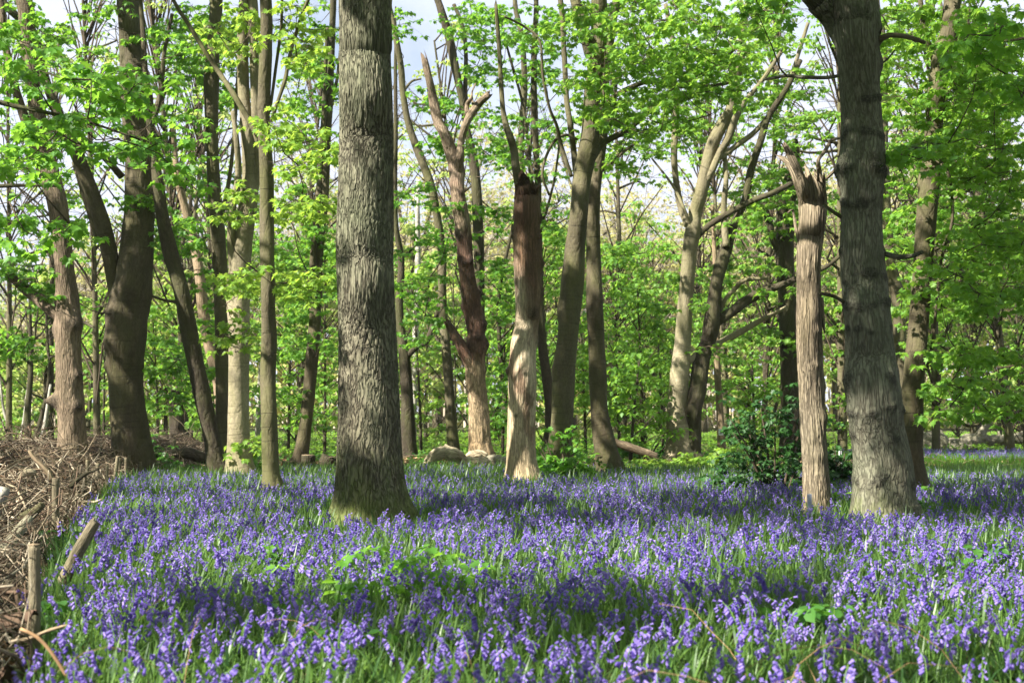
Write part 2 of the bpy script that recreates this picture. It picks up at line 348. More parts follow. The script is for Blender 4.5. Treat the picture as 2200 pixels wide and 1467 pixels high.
def twigs(mb, A, B, r, mat=1, sag=0.0):
    """three-sided straight/sagging twigs from points A to points B"""
    A, B = np.asarray(A), np.asarray(B); N = len(A)
    if N == 0: return
    d = B - A; L = np.linalg.norm(d, axis=1)[:, None] + 1e-9; t = d / L
    a = np.where(np.abs(t[:, 2:3]) < 0.8, np.array([[0, 0, 1.0]]), np.array([[1.0, 0, 0]]))
    n = np.cross(t, a); n /= np.linalg.norm(n, axis=1)[:, None]; b = np.cross(t, n)
    mid = (A + B) / 2 + np.array([0, 0, 1.0]) * (-sag * L) + n * (rng.normal(0, 0.10, (N, 1)) * L)
    r = np.broadcast_to(np.asarray(r, float), (N,))[:, None]
    rings = []
    for c, s in ((A, 1.0), (mid, 0.75), (B, 0.4)):
        for q in range(3):
            an = q * 2.094; rings.append(c + (n * math.cos(an) + b * math.sin(an)) * r * s)
    V = np.stack(rings, 1).reshape(-1, 3)
    f = []
    for k in range(2):
        for q in range(3):
            q2 = (q + 1) % 3; f += [k * 3 + q, k * 3 + q2, k * 3 + 3 + q2, k * 3 + 3 + q]
    L_ = (np.array(f)[None] + (np.arange(N) * 9)[:, None]).ravel()
    mb.add(V, L_, np.full(N * 6, 4), mat, 0.5)

def spray_points(C, r, m):
    """m tuft points in a flattened drooping disc round every centre"""
    N = len(C); a = rng.random((N, m)) * 6.283; q = np.sqrt(rng.random((N, m))) * np.asarray(r).reshape(-1, 1)
    z = rng.normal(0, 0.06, (N, m)) - 0.25 * q * q / np.maximum(np.asarray(r).reshape(-1, 1), .1)
    return np.stack([C[:, None, 0] + q * np.cos(a), C[:, None, 1] + q * np.sin(a), C[:, None, 2] + z], -1)

class Tree:
    all = []
    def __init__(s, name, label, cat, base, group=None):
        s.base = np.array([base[0], base[1], 0.0]); s.root = thing(name, s.base, label, cat, group)
        s.skel = []; s.crown = MB(); s.leafm = None; s.live = False; s.name = name
        Tree.all.append(s)
    def limb(s, part, pts, rad, mat, nseg=14, step=0.12, disp=None, jag=0.0):
        mb = MB(); c, r = tube(mb, pts, rad, nseg, step, disp, jag=jag)
        s.skel.append(np.column_stack([c, r])[::2])
        return mb.build(part, mat, s.root, s.base)
    def foliage(s, C, r=0.45, m=8, k=5, size=0.12, tmpl=SYC, leaf='leaf', connect=True, maxlink=3.0, fill=True):
        s.leafm = leaf; s.live = True
        C = np.asarray(C, float)
        if len(C) == 0: return
        if connect:
            sk = np.vstack(s.skel)[:, :3]; d = np.linalg.norm(C[:, None] - sk[None], axis=2).min(1)
            o = np.argsort(d); C = C[o]; nodes = list(sk[::3]); NA = np.array(nodes)
            for c in C:
                dd = np.linalg.norm(NA - c, axis=1) + 0.8 * np.maximum(0, NA[:, 2] - c[2])
                j = int(np.argmin(dd)); a = NA[j]; L = np.linalg.norm(c - a)
                if L > 0.05:
                    n = max(2, int(L / 0.35)); t = np.linspace(0, 1, n + 1)[:, None]
                    path = a + (c - a) * t + np.array([0, 0, 1.0]) * (-0.10 * L * np.sin(t * math.pi)) + np.cumsum(rng.normal(0, 0.025, (n + 1, 3)), 0) * np.sin(t * math.pi)
                    r0 = min(0.030, 0.006 + 0.0045 * L)
                    tube(s.crown, path, np.linspace(r0, 0.004, n + 1), 5, 0.2, mat=1)
                    NA = np.vstack([NA, path[1:]])
        T = spray_points(C, np.full(len(C), r) * rng.uniform(0.6, 1.3, len(C)), m)
        twigs(s.crown, np.repeat(C, m, 0), T.reshape(-1, 3), 0.0028, 1, 0.03)
        tufts(s.crown, clear(T.reshape(-1, 3)), size, k, tmpl)
    def finish(s):
        if s.crown.n: s.crown.build("crown", [M[s.leafm or 'leaf'], M['twig']], s.root, s.base)

def trace(D, pts, dj=None):
    dj = np.zeros(len(pts)) if dj is None else dj
    P = np.array([PX(q[0], q[1], D + j + (q[3] if len(q) > 3 else 0)) for q, j in zip(pts, dj)])
    r = np.array([q[2] / 2 / F_PX * (D + (q[3] if len(q) > 3 else 0)) for q in pts])
    return P, r
def ground_ext(P, r, flare=1.0):
    """carry the traced trunk down into the ground"""
    if P[0][2] > -0.15:
        d = (P[0] - P[1]); d = d / (abs(d[2]) + 1e-6); k = P[0][2] + 0.15
        P = np.vstack([P[0] + np.array([np.clip(d[0], -.3, .3) * k, 0, -k]), P]); r = np.concatenate([[r[0] * flare], r])
    return P, r
def sky_ext(P, r, top=13.0, lean=None):
    d = P[-1] - P[-3] if len(P) > 2 else P[-1] - P[-2]; d = d / max(0.3, abs(d[2])); k = max(1.5, top - P[-1][2])
    return np.vstack([P, P[-1] + d * k * .5 + rng.normal(0, .15, 3), P[-1] + d * k]), np.concatenate([r, [r[-1] * .7, 0.02]])

def mk_disp(flare=0.0, fz=0.3, lobes=5, fur=0.0, ff=(22, 4), lump=0.03, burrs=(), bands=(), ph=0.0, dd=1.0):
    """radius changes of a trunk: root flare, furrows, lumps, burrs (z, theta, size, height) and rough bands (z, height, size)"""
    sz = lambda q: CAM_H + (q - CAM_H) * dd
    burrs_ = [(sz(a), b, c * dd, d * dd) for a, b, c, d in burrs]; bands_ = [(sz(a), b * dd, c * dd) for a, b, c in bands]
    def f(R, dv, s, P, B):
        z = P[..., 2]; th = np.arctan2(dv[..., 1], dv[..., 0]); k = np.exp(-np.maximum(z, -0.05) / fz)
        Ro = R * (1 + flare * k * (1 + 0.45 * np.cos(lobes * th + ph) + 0.25 * np.cos((lobes + 2) * th + ph * 2)))
        Ro = Ro + R * lump * fbm(P[..., 0] * 3, P[..., 1] * 3, z * 1.3 + ph, 3) * 1.5
        if fur:
            w = fbm(P[..., 0] * 5, P[..., 1] * 5, z * 2, 2)
            n = pn(B[..., 0] * ff[0] + w, B[..., 1] * ff[0] + ph, B[..., 2] * ff[1] + w * .8)
            n2 = pn(B[..., 0] * ff[0] * 2.1, B[..., 1] * ff[0] * 2.1 + w, B[..., 2] * ff[1] * 2.2)
            Ro = Ro - fur * np.clip(1 - np.abs(n) / 0.16, 0, 1) - fur * .45 * np.clip(1 - np.abs(n2) / 0.2, 0, 1)
        bm = np.zeros_like(R)
        for bz, bt, bs, bh in burrs_:
            dth = np.abs((th - bt + math.pi) % (2 * math.pi) - math.pi) * R
            g = np.exp(-((z - bz) ** 2 + dth ** 2) / bs ** 2); Ro = Ro + bh * g; bm = np.maximum(bm, g * .8)
        for bz, bh, bs in bands_:
            g = np.exp(-((z + 0.03 * np.sin(th * 2 + bz * 5) - bz) / bs) ** 2) * np.clip(0.35 + 1.9 * fbm(P[..., 0] * 5, P[..., 1] * 5, z * 4 + bz, 2), 0, 1.1)
            Ro = Ro + .65 * bh * g * (1 + 0.6 * fbm(P[..., 0] * 16, P[..., 1] * 16, z * 30, 2)); bm = np.maximum(bm, g)
        return Ro, bm
    return f

# ------------------------------------------------------------------ ground
def gz(x, y): return 0.05 * pn(np.asarray(x) * 0.25, np.asarray(y) * 0.25, 0.3)
def sheet(name, xs, ys, mat, dz=0.0, kind='structure', amp=1.0):
    X, Y = np.meshgrid(xs, ys); Z = gz(X, Y) * amp + dz
    mb = MB(); nx, ny = len(xs), len(ys); i = np.arange(ny - 1)[:, None] * nx + np.arange(nx - 1)[None]
    L = np.stack([i, i + 1, i + nx + 1, i + nx], -1).reshape(-1)
    mb.add(np.stack([X, Y, Z], -1).reshape(-1, 3), L, np.full((nx - 1) * (ny - 1), 4))
    return tag(mb.build(name, mat), kind=kind)
gx = np.concatenate([np.linspace(-400, -32, 18), np.linspace(-30, 30, 121), np.linspace(32, 400, 18)])
gy = np.concatenate([np.linspace(-60, -6, 8), np.linspace(-5, 60, 131), np.linspace(62, 700, 24)])
sheet("ground", gx, gy, M['ground'])
sheet("path", np.linspace(-8.5, 3.2, 40), np.linspace(27.2, 29.6, 10), M['path'], 0.03)

# ------------------------------------------------------------------ trees traced from the photograph, each at its own distance
BZ = lambda y, D: CAM_H + (880 - y) / F_PX * D
PI = math.pi
T_ = {}
def tree(key, name, label, cat, D, mat, trunk, branches=(), disp=None, nseg=40, step=0.08, top=None, flare=0.25, bdisp=None, group=None, bmat=None):
    P, r = trace(D, trunk, np.concatenate([np.zeros(4), rng.normal(0, 0.06, 99)])[:len(trunk)] + 0 * np.array([q[0] for q in trunk]))
    if trunk[0][1] > 930: P, r = ground_ext(P, r, 1.05)
    else:
        b = P[0].copy(); b[2] = -0.1; P = np.vstack([b, P]); r = np.concatenate([[r[0] * 1.1], r])
    if top: P, r = sky_ext(P, r, top)
    t = Tree(name, label, cat, P[0], group)
    t.limb("trunk", P, r, M[mat], nseg, step, disp or mk_disp(flare, 0.25, 5, ph=D * 3.1, lump=0.05), jag=.28 if name == 'dead_tree_trunk' and r[-1] > .05 else 0)
    for b in branches:
        bp = b[1] if isinstance(b[0], str) else b; bm = b[0] if isinstance(b[0], str) else (bmat or mat)
        Q, q = trace(D, bp, np.cumsum(np.concatenate([[0], rng.normal(0, 0.13, len(bp) - 1)])))
        if bp[-1][1] <= 5 and top: Q, q = sky_ext(Q, q, top * 0.85)
        mb_d = mk_disp(0, 1, lump=0.07, ph=D + bp[0][0])
        t.limb("branch", Q, q, M[bm], 16, 0.05 if name == 'dead_tree_trunk' else 0.07, mb_d, jag=.14 if name == 'dead_tree_trunk' and q[-1] > .02 else 0)
    T_[key] = t; t.D = D
    return t

# A: red-barked stump with burrs, standing in the dead hedge
tree('A', "sycamore_tree", "red-brown trunk with knobbly burrs and a broken side limb, behind the pile of sticks", "tree", 22, 'red',
     [(156, 985, 64), (154, 920, 60), (151, 850, 57), (147, 760, 55), (146, 700, 54), (146, 655, 50), (140, 600, 42), (137, 560, 40), (132, 500, 41), (124, 440, 42), (112, 395, 44), (100, 345, 40), (84, 270, 36), (70, 180, 32), (60, 90, 34), (52, 0, 36)],
     [[(130, 682, 26), (100, 660, 22), (62, 628, 22), (30, 600, 18), (4, 578, 16)], [(108, 400, 26), (92, 370, 24), (80, 330, 26), (62, 280, 22), (30, 180, 18), (8, 80, 16), (0, 0, 14)]],
     mk_disp(0.15, 0.25, 6, 0.006, (26, 4), 0.05, [(2.75, -0.6, .17, .10), (2.66, PI - .3, .14, .07), (1.46, PI, .10, .20), (1.44, -2.6, .12, .05), (1.87, -.5, .10, .05), (1.35, -.8, .10, .05), (3.15, PI, .1, .05)]), 64, 0.04, top=11)
# B: the great dark fork
tree('B', "sycamore_tree", "thick dark forked trunk rising behind the heap of brushwood", "tree", 24, 'brown',
     [(284, 975, 88), (280, 930, 80), (275, 880, 76), (270, 800, 76), (271, 720, 84), (278, 650, 88), (288, 600, 78), (296, 500, 68), (302, 400, 62), (300, 300, 66), (292, 210, 72), (284, 120, 54), (277, 50, 47), (274, 0, 46)],
     [[(258, 660, 40), (246, 610, 34), (238, 560, 32), (220, 480, 34), (203, 430, 33), (180, 370, 30), (160, 320, 28), (135, 270, 22), (112, 215, 19), (92, 150, 19), (78, 90, 19), (45, 45, 17), (4, 4, 17)],
      [(214, 520, 14), (188, 440, 14), (172, 390, 12), (160, 350, 12)], [(305, 330, 16), (322, 280, 15), (345, 200, 12), (352, 120, 9), (370, 30, 8)],
      [(262, 380, 16), (235, 350, 14), (205, 320, 13), (165, 285, 12)]],
     mk_disp(0.06, 0.3, 5, 0.004, (16, 3), 0.05, [(2.55, -2.35, .16, .07), (2.1, -2.9, .12, .06), (3.0, -2.5, .2, .05), (6.0, 0.2, .2, .06)], ph=1.3), 64, 0.05, top=14)
tree('C', "sycamore_tree", "dark leaning trunk slanting between the great fork and the pale lit stem", "tree", 23.2, 'dark',
     [(474, 1012, 44), (463, 985, 38), (454, 930, 35), (437, 860, 36), (418, 770, 36), (402, 690, 35), (388, 620, 34), (367, 545, 33), (350, 470, 28), (340, 400, 24), (330, 330, 18), (318, 240, 13)], [], top=12)
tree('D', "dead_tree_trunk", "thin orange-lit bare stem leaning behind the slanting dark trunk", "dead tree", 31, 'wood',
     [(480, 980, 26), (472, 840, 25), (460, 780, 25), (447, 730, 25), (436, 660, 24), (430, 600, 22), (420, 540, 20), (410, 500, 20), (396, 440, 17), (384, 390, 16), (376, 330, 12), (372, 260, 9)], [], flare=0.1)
tree('E', "sycamore_tree", "tall thin straight trunk just left of the pale lit stem", "tree", 24.5, 'smooth',
     [(484, 1010, 40), (482, 950, 34), (479, 880, 32), (477, 780, 30), (477, 700, 31), (474, 600, 32), (468, 500, 32), (460, 400, 28), (456, 300, 26), (454, 200, 33), (458, 100, 28), (465, 0, 27)],
     [[(470, 480, 10), (490, 400, 9), (502, 300, 8), (510, 180, 8), (516, 90, 7)]], top=13)
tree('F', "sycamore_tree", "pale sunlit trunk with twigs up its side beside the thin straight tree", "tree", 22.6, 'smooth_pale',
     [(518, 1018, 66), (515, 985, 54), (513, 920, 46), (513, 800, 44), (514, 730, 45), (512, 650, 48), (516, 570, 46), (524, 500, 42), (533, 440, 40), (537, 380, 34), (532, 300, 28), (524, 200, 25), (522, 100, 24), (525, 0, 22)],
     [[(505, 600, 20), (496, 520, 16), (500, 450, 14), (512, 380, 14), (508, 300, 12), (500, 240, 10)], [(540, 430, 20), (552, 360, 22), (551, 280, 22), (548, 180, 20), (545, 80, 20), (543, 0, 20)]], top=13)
tree('G', "sycamore_tree", "slim straight grey-green trunk standing in the bluebells left of the large oak", "tree", 18.3, 'smooth',
     [(586, 1040, 46), (583, 1020, 38), (580, 950, 35), (577, 880, 34), (576, 800, 33), (578, 720, 33), (576, 640, 31), (574, 560, 30), (573, 470, 31), (573, 380, 31), (570, 320, 29), (567, 270, 27), (568, 200, 27), (571, 100, 27), (571, 0, 26)],
     [[(556, 292, 14), (540, 268, 13), (505, 208, 12), (470, 155, 11), (440, 110, 10), (400, 45, 9), (372, 0, 8)], [(582, 262, 9), (598, 215, 8), (613, 170, 9), (622, 122, 8), (640, 60, 8), (662, 0, 8)], [(580, 240, 6), (592, 150, 7), (604, 60, 6), (606, 0, 6)]], top=12,
     disp=mk_disp(0.2, 0.2, 5, 0, lump=0.06, burrs=[(1.2, -1.3, .06, .012), (0.6, -1.4, .06, .012), (5.6, -1.8, .1, .02)], ph=2))
tree('H', "sycamore_tree", "leaning brown trunk dividing in two, behind and left of the large oak", "tree", 29, 'brown',
     [(640, 1008, 44), (647, 975, 32), (655, 920, 27), (663, 850, 27), (671, 760, 28), (676, 700, 26), (679, 640, 26), (683, 570, 20), (690, 500, 17), (698, 420, 17), (702, 340, 15), (706, 240, 17), (711, 140, 15), (714, 60, 14), (716, 0, 14)],
     [[(674, 640, 18), (672, 560, 14), (680, 470, 14), (688, 380, 14), (692, 300, 12), (697, 230, 12), (699, 150, 9), (704, 60, 8)], [(712, 230, 7), (724, 170, 7), (732, 100, 6)]], top=13)
# I: the big oak
oak = tree('I', "oak_tree", "large furrowed oak trunk with green moss on its flared foot, amid the bluebells", "tree", 13.8, 'oak',
     [(800, 1112, 176), (798, 1085, 164), (796, 1050, 152), (794, 1000, 143), (793, 900, 136), (791, 800, 131), (789, 700, 126), (786, 620, 122), (784, 560, 123), (784, 490, 124), (786, 400, 120), (787, 300, 119), (786, 200, 114), (784, 100, 112), (783, 0, 113)], [],
     mk_disp(0.26, 0.20, 7, 0.013, (30, 4.8), 0.012, [(5.05, -0.9, .16, .04), (2.36, -1.5, .14, .012), (6.0, -1.0, .15, .02)], [], ph=.6, dd=.873), 220, 0.022, top=15)
tree('J', "sycamore_tree", "slender dark trunk curving up away from the oak towards the forked snag", "tree", 33, 'smooth',
     [(978, 1000, 34), (975, 965, 27), (969, 903, 22), (963, 807, 21), (958, 742, 20), (952, 674, 19), (950, 600, 18), (949, 540, 18), (941, 477, 18), (929, 412, 18), (914, 366, 18), (895, 317, 17), (876, 260, 15), (866, 200, 14), (862, 150, 14), (853, 95, 13), (842, 34, 10), (838, 0, 10)],
     [[(868, 195, 6), (885, 175, 5), (905, 170, 4)]], top=14)
tree('J2', "sycamore_tree", "dark straight stem seen behind the forked snag's right arm", "tree", 34, 'dark',
     [(1040, 985, 20), (1036, 900, 20), (1032, 760, 20), (1030, 600, 22), (1028, 520, 24), (1024, 420, 22), (1016, 340, 20), (1002, 270, 14), (990, 200, 16), (977, 140, 18), (965, 80, 19), (950, 30, 17), (940, 0, 15)],
     [[(1022, 380, 12), (1008, 300, 11), (1000, 200, 10), (1001, 120, 9), (995, 60, 8), (975, 10, 8)]], top=14, flare=.1)
# K: forked snag
tree('K', "dead_tree_trunk", "dead forked trunk with two broken arms and a splintered stub, behind the fallen log", "dead tree", 29, 'snag_fork',
     [(1032, 985, 62), (1030, 950, 48), (1029, 900, 43), (1026, 840, 42), (1021, 790, 42), (1022, 730, 38), (1018, 680, 38), (1011, 630, 36), (1002, 570, 34), (997, 510, 34), (989, 450, 34), (981, 400, 31), (980, 360, 33), (968, 325, 28), (955, 290, 24), (940, 255, 22), (930, 210, 20), (923, 175, 18), (914, 137, 15)],
     [[(984, 372, 24), (988, 335, 18), (991, 305, 15), (1000, 270, 16), (1014, 242, 17), (1030, 222, 17), (1049, 204, 15)],
      [(1018, 790, 34), (1003, 765, 28), (988, 738, 22), (972, 712, 19), (960, 690, 15)], [(1003, 250, 9), (1004, 225, 11), (1012, 212, 8)], [(1016, 225, 5), (1014, 200, 4), (1022, 180, 3)], [(960, 300, 8), (945, 285, 6), (936, 274, 4)]],
     mk_disp(0.1, 0.2, 5, 0.008, (20, 3), 0.10, [(3.2, -.3, .15, .10), (2.75, 0, .16, .11), (2.9, -1.3, .1, .06), (2.7, -2.4, .14, .08), (4.6, -1, .1, .06), (6.1, -1.2, .08, .05), (3.9, 0, .1, .06), (2.2, .1, .08, .05), (5.2, -2.6, .12, .06), (3.6, PI, .12, .05)], ph=5), 56, 0.04, flare=0.1)
# L: bleached snag
tree('L', "dead_tree_trunk", "bleached broken-topped trunk, bare pale wood below and dark bark above", "dead tree", 20.8, 'snag_pale',
     [(1123, 1035, 84), (1122, 1012, 72), (1121, 980, 64), (1121, 900, 61), (1122, 807, 59), (1125, 740, 55), (1133, 690, 54), (1135, 640, 54), (1134, 560, 60), (1133, 500, 59), (1133, 455, 57), (1133, 425, 54), (1130, 404, 40)],
     [['smooth', [(1124, 425, 30), (1116, 395, 24), (1108, 360, 20), (1104, 325, 17), (1096, 295, 17), (1087, 270, 14), (1081, 240, 11), (1077, 190, 10), (1072, 100, 9), (1066, 20, 8)]],
      [(1146, 430, 18), (1152, 412, 12), (1158, 400, 3)], [(1112, 428, 16), (1110, 408, 8), (1108, 396, 2)], [(1134, 522, 16), (1150, 518, 12), (1163, 508, 3)], [(1146, 530, 14), (1156, 520, 8), (1162, 528, 3)]],
     mk_disp(0.22, 0.16, 7, 0.006, (26, 2.6), 0.05, [(2.02, -2.85, .08, .08), (3.12, -1.15, .13, .075), (2.0, -1.5, .06, .04), (1.2, -2.0, .05, .02), (3.5, -.1, .14, .06), (4.05, 0.0, .12, .05), (4.6, -2.9, .12, .05), (4.9, -.2, .1, .05), (2.6, .1, .12, .04)], ph=2.2, dd=.85), 72, 0.03, flare=0.2)
tree('L2', "sycamore_tree", "dark upright stem rising behind the top of the bleached snag", "tree", 30, 'dark',
     [(1172, 1000, 26), (1182, 900, 22), (1176, 820, 22), (1165, 740, 20), (1160, 640, 15), (1158, 500, 14), (1156, 400, 14), (1152, 330, 13), (1149, 250, 14), (1147, 180, 13), (1148, 100, 13), (1152, 20, 11)],
     [[(1156, 400, 6), (1142, 360, 6), (1134, 300, 6), (1122, 220, 6), (1100, 140, 6), (1086, 90, 5)], [(1163, 480, 6), (1175, 450, 6), (1192, 380, 5), (1203, 300, 5)]], top=13, flare=.1)
tree('L3', "sycamore_tree", "thin pale stem high behind the bleached snag, left of the dark upright one", "tree", 33, 'smooth',
     [(1110, 1000, 18), (1112, 800, 16), (1116, 600, 15), (1112, 480, 14), (1118, 380, 13), (1121, 270, 14), (1127, 190, 13), (1122, 90, 12), (1108, 20, 11)], [], top=13, flare=.1)
# M: the close pair
tree('M', "sycamore_tree", "tall grey-brown trunk with long side limbs, front one of the close pair", "tree", 22.3, 'smooth',
     [(1196, 1020, 74), (1203, 970, 56), (1206, 920, 48), (1212, 807, 48), (1219, 731, 45), (1226, 654, 48), (1235, 540, 45), (1243, 458, 39), (1251, 382, 40), (1266, 305, 40), (1271, 229, 37), (1277, 160, 36), (1286, 90, 36), (1288, 40, 34), (1287, 0, 34)],
     [[(1246, 400, 24), (1236, 352, 15), (1231, 310, 13), (1225, 267, 13), (1217, 210, 12), (1212, 115, 12), (1204, 0, 12)],
      [(1270, 120, 26), (1262, 95, 24), (1250, 50, 24), (1236, 0, 23)],
      ['brown', [(1288, 250, 14), (1302, 222, 12), (1325, 204, 11), (1352, 190, 11), (1388, 176, 11), (1412, 180, 9), (1460, 186, 9), (1520, 186, 9), (1570, 178, 7)]],
      [(1258, 372, 14), (1275, 340, 13), (1298, 307, 13), (1340, 284, 12), (1380, 254, 11), (1420, 215, 10), (1460, 184, 9), (1500, 160, 8), (1550, 130, 7), (1596, 92, 5)],
      [(1228, 380, 8), (1205, 310, 8), (1196, 270, 7), (1180, 230, 6), (1166, 160, 6), (1160, 90, 5), (1130, 60, 5), (1084, 36, 4)],
      [(1240, 300, 6), (1215, 290, 6), (1186, 310, 6), (1165, 370, 6), (1180, 420, 5)]],
     mk_disp(0.1, 0.3, 5, 0, lump=0.05, burrs=[(3.0, PI, .16, .04), (2.0, PI, .1, .03)], ph=4), top=14)
tree('M2', "sycamore_tree", "darker slimmer trunk, rear one of the close pair", "tree", 23.3, 'brown',
     [(1312, 1010, 60), (1300, 960, 48), (1288, 883, 38), (1284, 807, 38), (1281, 731, 36), (1278, 654, 35), (1275, 540, 32), (1275, 440, 30), (1280, 380, 28), (1292, 300, 26), (1300, 229, 21), (1300, 150, 20), (1314, 70, 18), (1325, 0, 18)],
     [[(1300, 130, 9), (1318, 40, 9), (1336, 0, 9)], [(1290, 370, 7), (1320, 345, 6), (1348, 320, 6), (1380, 300, 4)]], top=14)
# N: mossy double tree
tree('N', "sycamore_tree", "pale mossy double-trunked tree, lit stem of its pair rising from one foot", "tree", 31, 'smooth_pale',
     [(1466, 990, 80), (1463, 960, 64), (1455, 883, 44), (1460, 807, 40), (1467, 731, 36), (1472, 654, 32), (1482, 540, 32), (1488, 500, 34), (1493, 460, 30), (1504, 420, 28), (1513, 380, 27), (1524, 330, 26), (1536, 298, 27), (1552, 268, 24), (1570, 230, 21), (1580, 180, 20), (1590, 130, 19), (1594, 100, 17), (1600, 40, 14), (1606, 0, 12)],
     [['dark', [(1478, 1000, 50), (1482, 960, 48), (1486, 915, 40), (1491, 880, 34), (1500, 830, 38), (1508, 770, 36), (1522, 731, 32), (1530, 693, 36), (1538, 616, 27), (1549, 570, 28), (1558, 540, 27), (1570, 500, 22), (1584, 465, 18), (1602, 425, 17), (1612, 370, 17), (1632, 310, 16), (1652, 250, 14), (1690, 190, 12), (1720, 130, 10)]],  # second stem: its shade is put into the darker bark colour
      [(1478, 485, 17), (1462, 440, 15), (1452, 385, 14), (1448, 330, 14), (1452, 262, 16), (1450, 180, 12), (1444, 90, 10), (1430, 10, 9)],
      [(1560, 530, 17), (1555, 450, 13), (1560, 385, 11), (1558, 330, 9), (1570, 240, 8)],
      [(1510, 400, 17), (1528, 370, 16), (1546, 330, 16), (1564, 300, 17), (1580, 255, 16), (1600, 220, 12), (1640, 170, 10), (1680, 110, 9)],
      [(1547, 340, 11), (1580, 315, 12), (1620, 285, 11), (1650, 250, 10), (1690, 190, 9), (1736, 50, 8)],
      [(1478, 778, 14), (1500, 760, 15), (1522, 748, 15), (1550, 735, 15), (1600, 708, 14), (1640, 685, 11), (1690, 660, 8)],
      ['dark', [(1540, 690, 24), (1570, 672, 22), (1600, 648, 22), (1640, 628, 18), (1690, 608, 14), (1730, 590, 12), (1772, 575, 10), (1810, 545, 8)]],
      [(1548, 668, 8), (1560, 640, 9), (1580, 620, 10), (1600, 602, 10), (1650, 598, 8)],
      ['dark', [(1500, 505, 13), (1530, 480, 13), (1580, 450, 13), (1620, 430, 13), (1660, 415, 12), (1700, 395, 11)]], [(1490, 500, 8), (1470, 450, 7), (1446, 400, 6), (1400, 340, 4)]], top=13)
tree('O', "dead_tree_trunk", "dark red-brown broken trunk behind the split grey snag", "dead tree", 33, 'dark',
     [(1702, 960, 56), (1700, 860, 44), (1697, 780, 42), (1694, 700, 40), (1691, 640, 38), (1686, 560, 38), (1686, 500, 38), (1690, 440, 38), (1700, 380, 30), (1708, 330, 20), (1710, 300, 8)],
     [[(1676, 545, 18), (1660, 510, 16), (1650, 470, 15), (1642, 440, 13)], [(1700, 420, 22), (1716, 390, 16), (1722, 360, 6)]], flare=.1)
# P: split snag
tree('P', "dead_tree_trunk", "split grey-brown snag with horned splintered top, standing beside the burred oak", "dead tree", 14.9, 'snag_split',
     [(1757, 1105, 68), (1755, 1080, 61), (1751, 998, 55), (1747, 922, 55), (1743, 845, 54), (1740, 769, 56), (1738, 693, 55), (1738, 616, 52), (1738, 553, 53), (1742, 510, 56), (1745, 477, 58), (1746, 440, 62), (1744, 412, 60), (1740, 396, 44)],
     [[(1737, 475, 20), (1731, 440, 30), (1724, 408, 30), (1714, 380, 26), (1704, 362, 20), (1692, 348, 16), (1676, 338, 9)], [(1732, 440, 16), (1726, 405, 20), (1718, 375, 19), (1706, 350, 18), (1697, 330, 17), (1690, 318, 12)],
      [(1760, 470, 10), (1762, 435, 18), (1762, 405, 16), (1760, 370, 12), (1758, 345, 8), (1772, 325, 8), (1784, 305, 8), (1788, 300, 8), (1806, 297, 5)], [(1752, 425, 16), (1752, 400, 8), (1755, 385, 3)], [(1740, 420, 14), (1739, 396, 9), (1737, 378, 2)], [(1746, 430, 12), (1747, 398, 7), (1748, 388, 2)], [(1764, 450, 14), (1768, 420, 10), (1767, 392, 5), (1766, 375, 2)], [(1758, 430, 12), (1758, 392, 8), (1757, 362, 3)], [(1768, 430, 14), (1770, 395, 9), (1770, 372, 3)],
      [(1722, 540, 8), (1712, 500, 7), (1706, 465, 5), (1703, 450, 5), (1692, 458, 3)], [(1774, 385, 7), (1790, 370, 7), (1800, 355, 6)], [(1764, 640, 10), (1768, 690, 8), (1772, 715, 3)]],
     mk_disp(0.05, 0.15, 5, 0.011, (20, 0.9), 0.022, [(0.72, -1.4, .09, .03), (1.85, -1.3, .05, .02), (1.2, -.4, .1, .03), (2.3, -1.1, .05, .02), (3.6, -1.9, .06, .03), (1.6, .1, .1, .03)], ph=3.3, dd=.897), 96, 0.022, flare=0.05)
# R: grey burred oak
tree('R', "oak_tree", "grey oak trunk ringed with dark burr bands and a heavy limb at the top", "tree", 14.1, 'oak_grey',
     [(1900, 1098, 150), (1898, 1075, 136), (1896, 998, 124), (1884, 922, 114), (1877, 845, 113), (1870, 769, 106), (1865, 693, 99), (1858, 616, 97), (1852, 540, 91), (1851, 460, 88), (1852, 420, 89), (1853, 343, 96), (1852, 267, 88), (1847, 191, 86), (1844, 130, 89), (1840, 76, 96), (1838, 30, 98), (1836, 0, 96)],
     [[(1838, 100, 78), (1812, 66, 62), (1786, 30, 58), (1758, 6, 56), (1730, -30, 52)],
      ['brown', [(1880, 92, 26), (1895, 82, 14), (1912, 76, 12), (1940, 78, 11), (1965, 84, 10), (1986, 92, 8)]], [(1812, 160, 8), (1780, 167, 8), (1720, 166, 8), (1690, 163, 7), (1640, 172, 6)],
      [(1890, 350, 10), (1915, 330, 9), (1945, 320, 8), (1985, 320, 7)], ['dark', [(1812, 470, 8), (1790, 455, 8), (1770, 440, 6)]], ['dark', [(1815, 650, 8), (1790, 636, 8), (1760, 630, 7)]],
      [(1900, 545, 12), (1930, 552, 12), (1960, 550, 10), (1980, 542, 8)], [(1888, 140, 4), (1905, 130, 4), (1922, 108, 3)]],
     mk_disp(0.10, 0.16, 5, 0.006, (30, 5), 0.02, [(5.9, 0, .14, .06), (4.5, 3.1, .2, .05), (1.6, PI, .2, .03)],
             [(6.46, .02, .05), (5.43, .02, .05), (4.94, .022, .06), (4.46, .045, .15), (4.03, .025, .06), (3.42, .03, .06), (3.06, .025, .06), (2.68, .028, .06), (2.36, .02, .05), (1.74, .05, .12), (1.28, .035, .06), (0.95, .03, .06), (0.35, .03, .1)], ph=1.1, dd=.82), 150, 0.022, top=15)
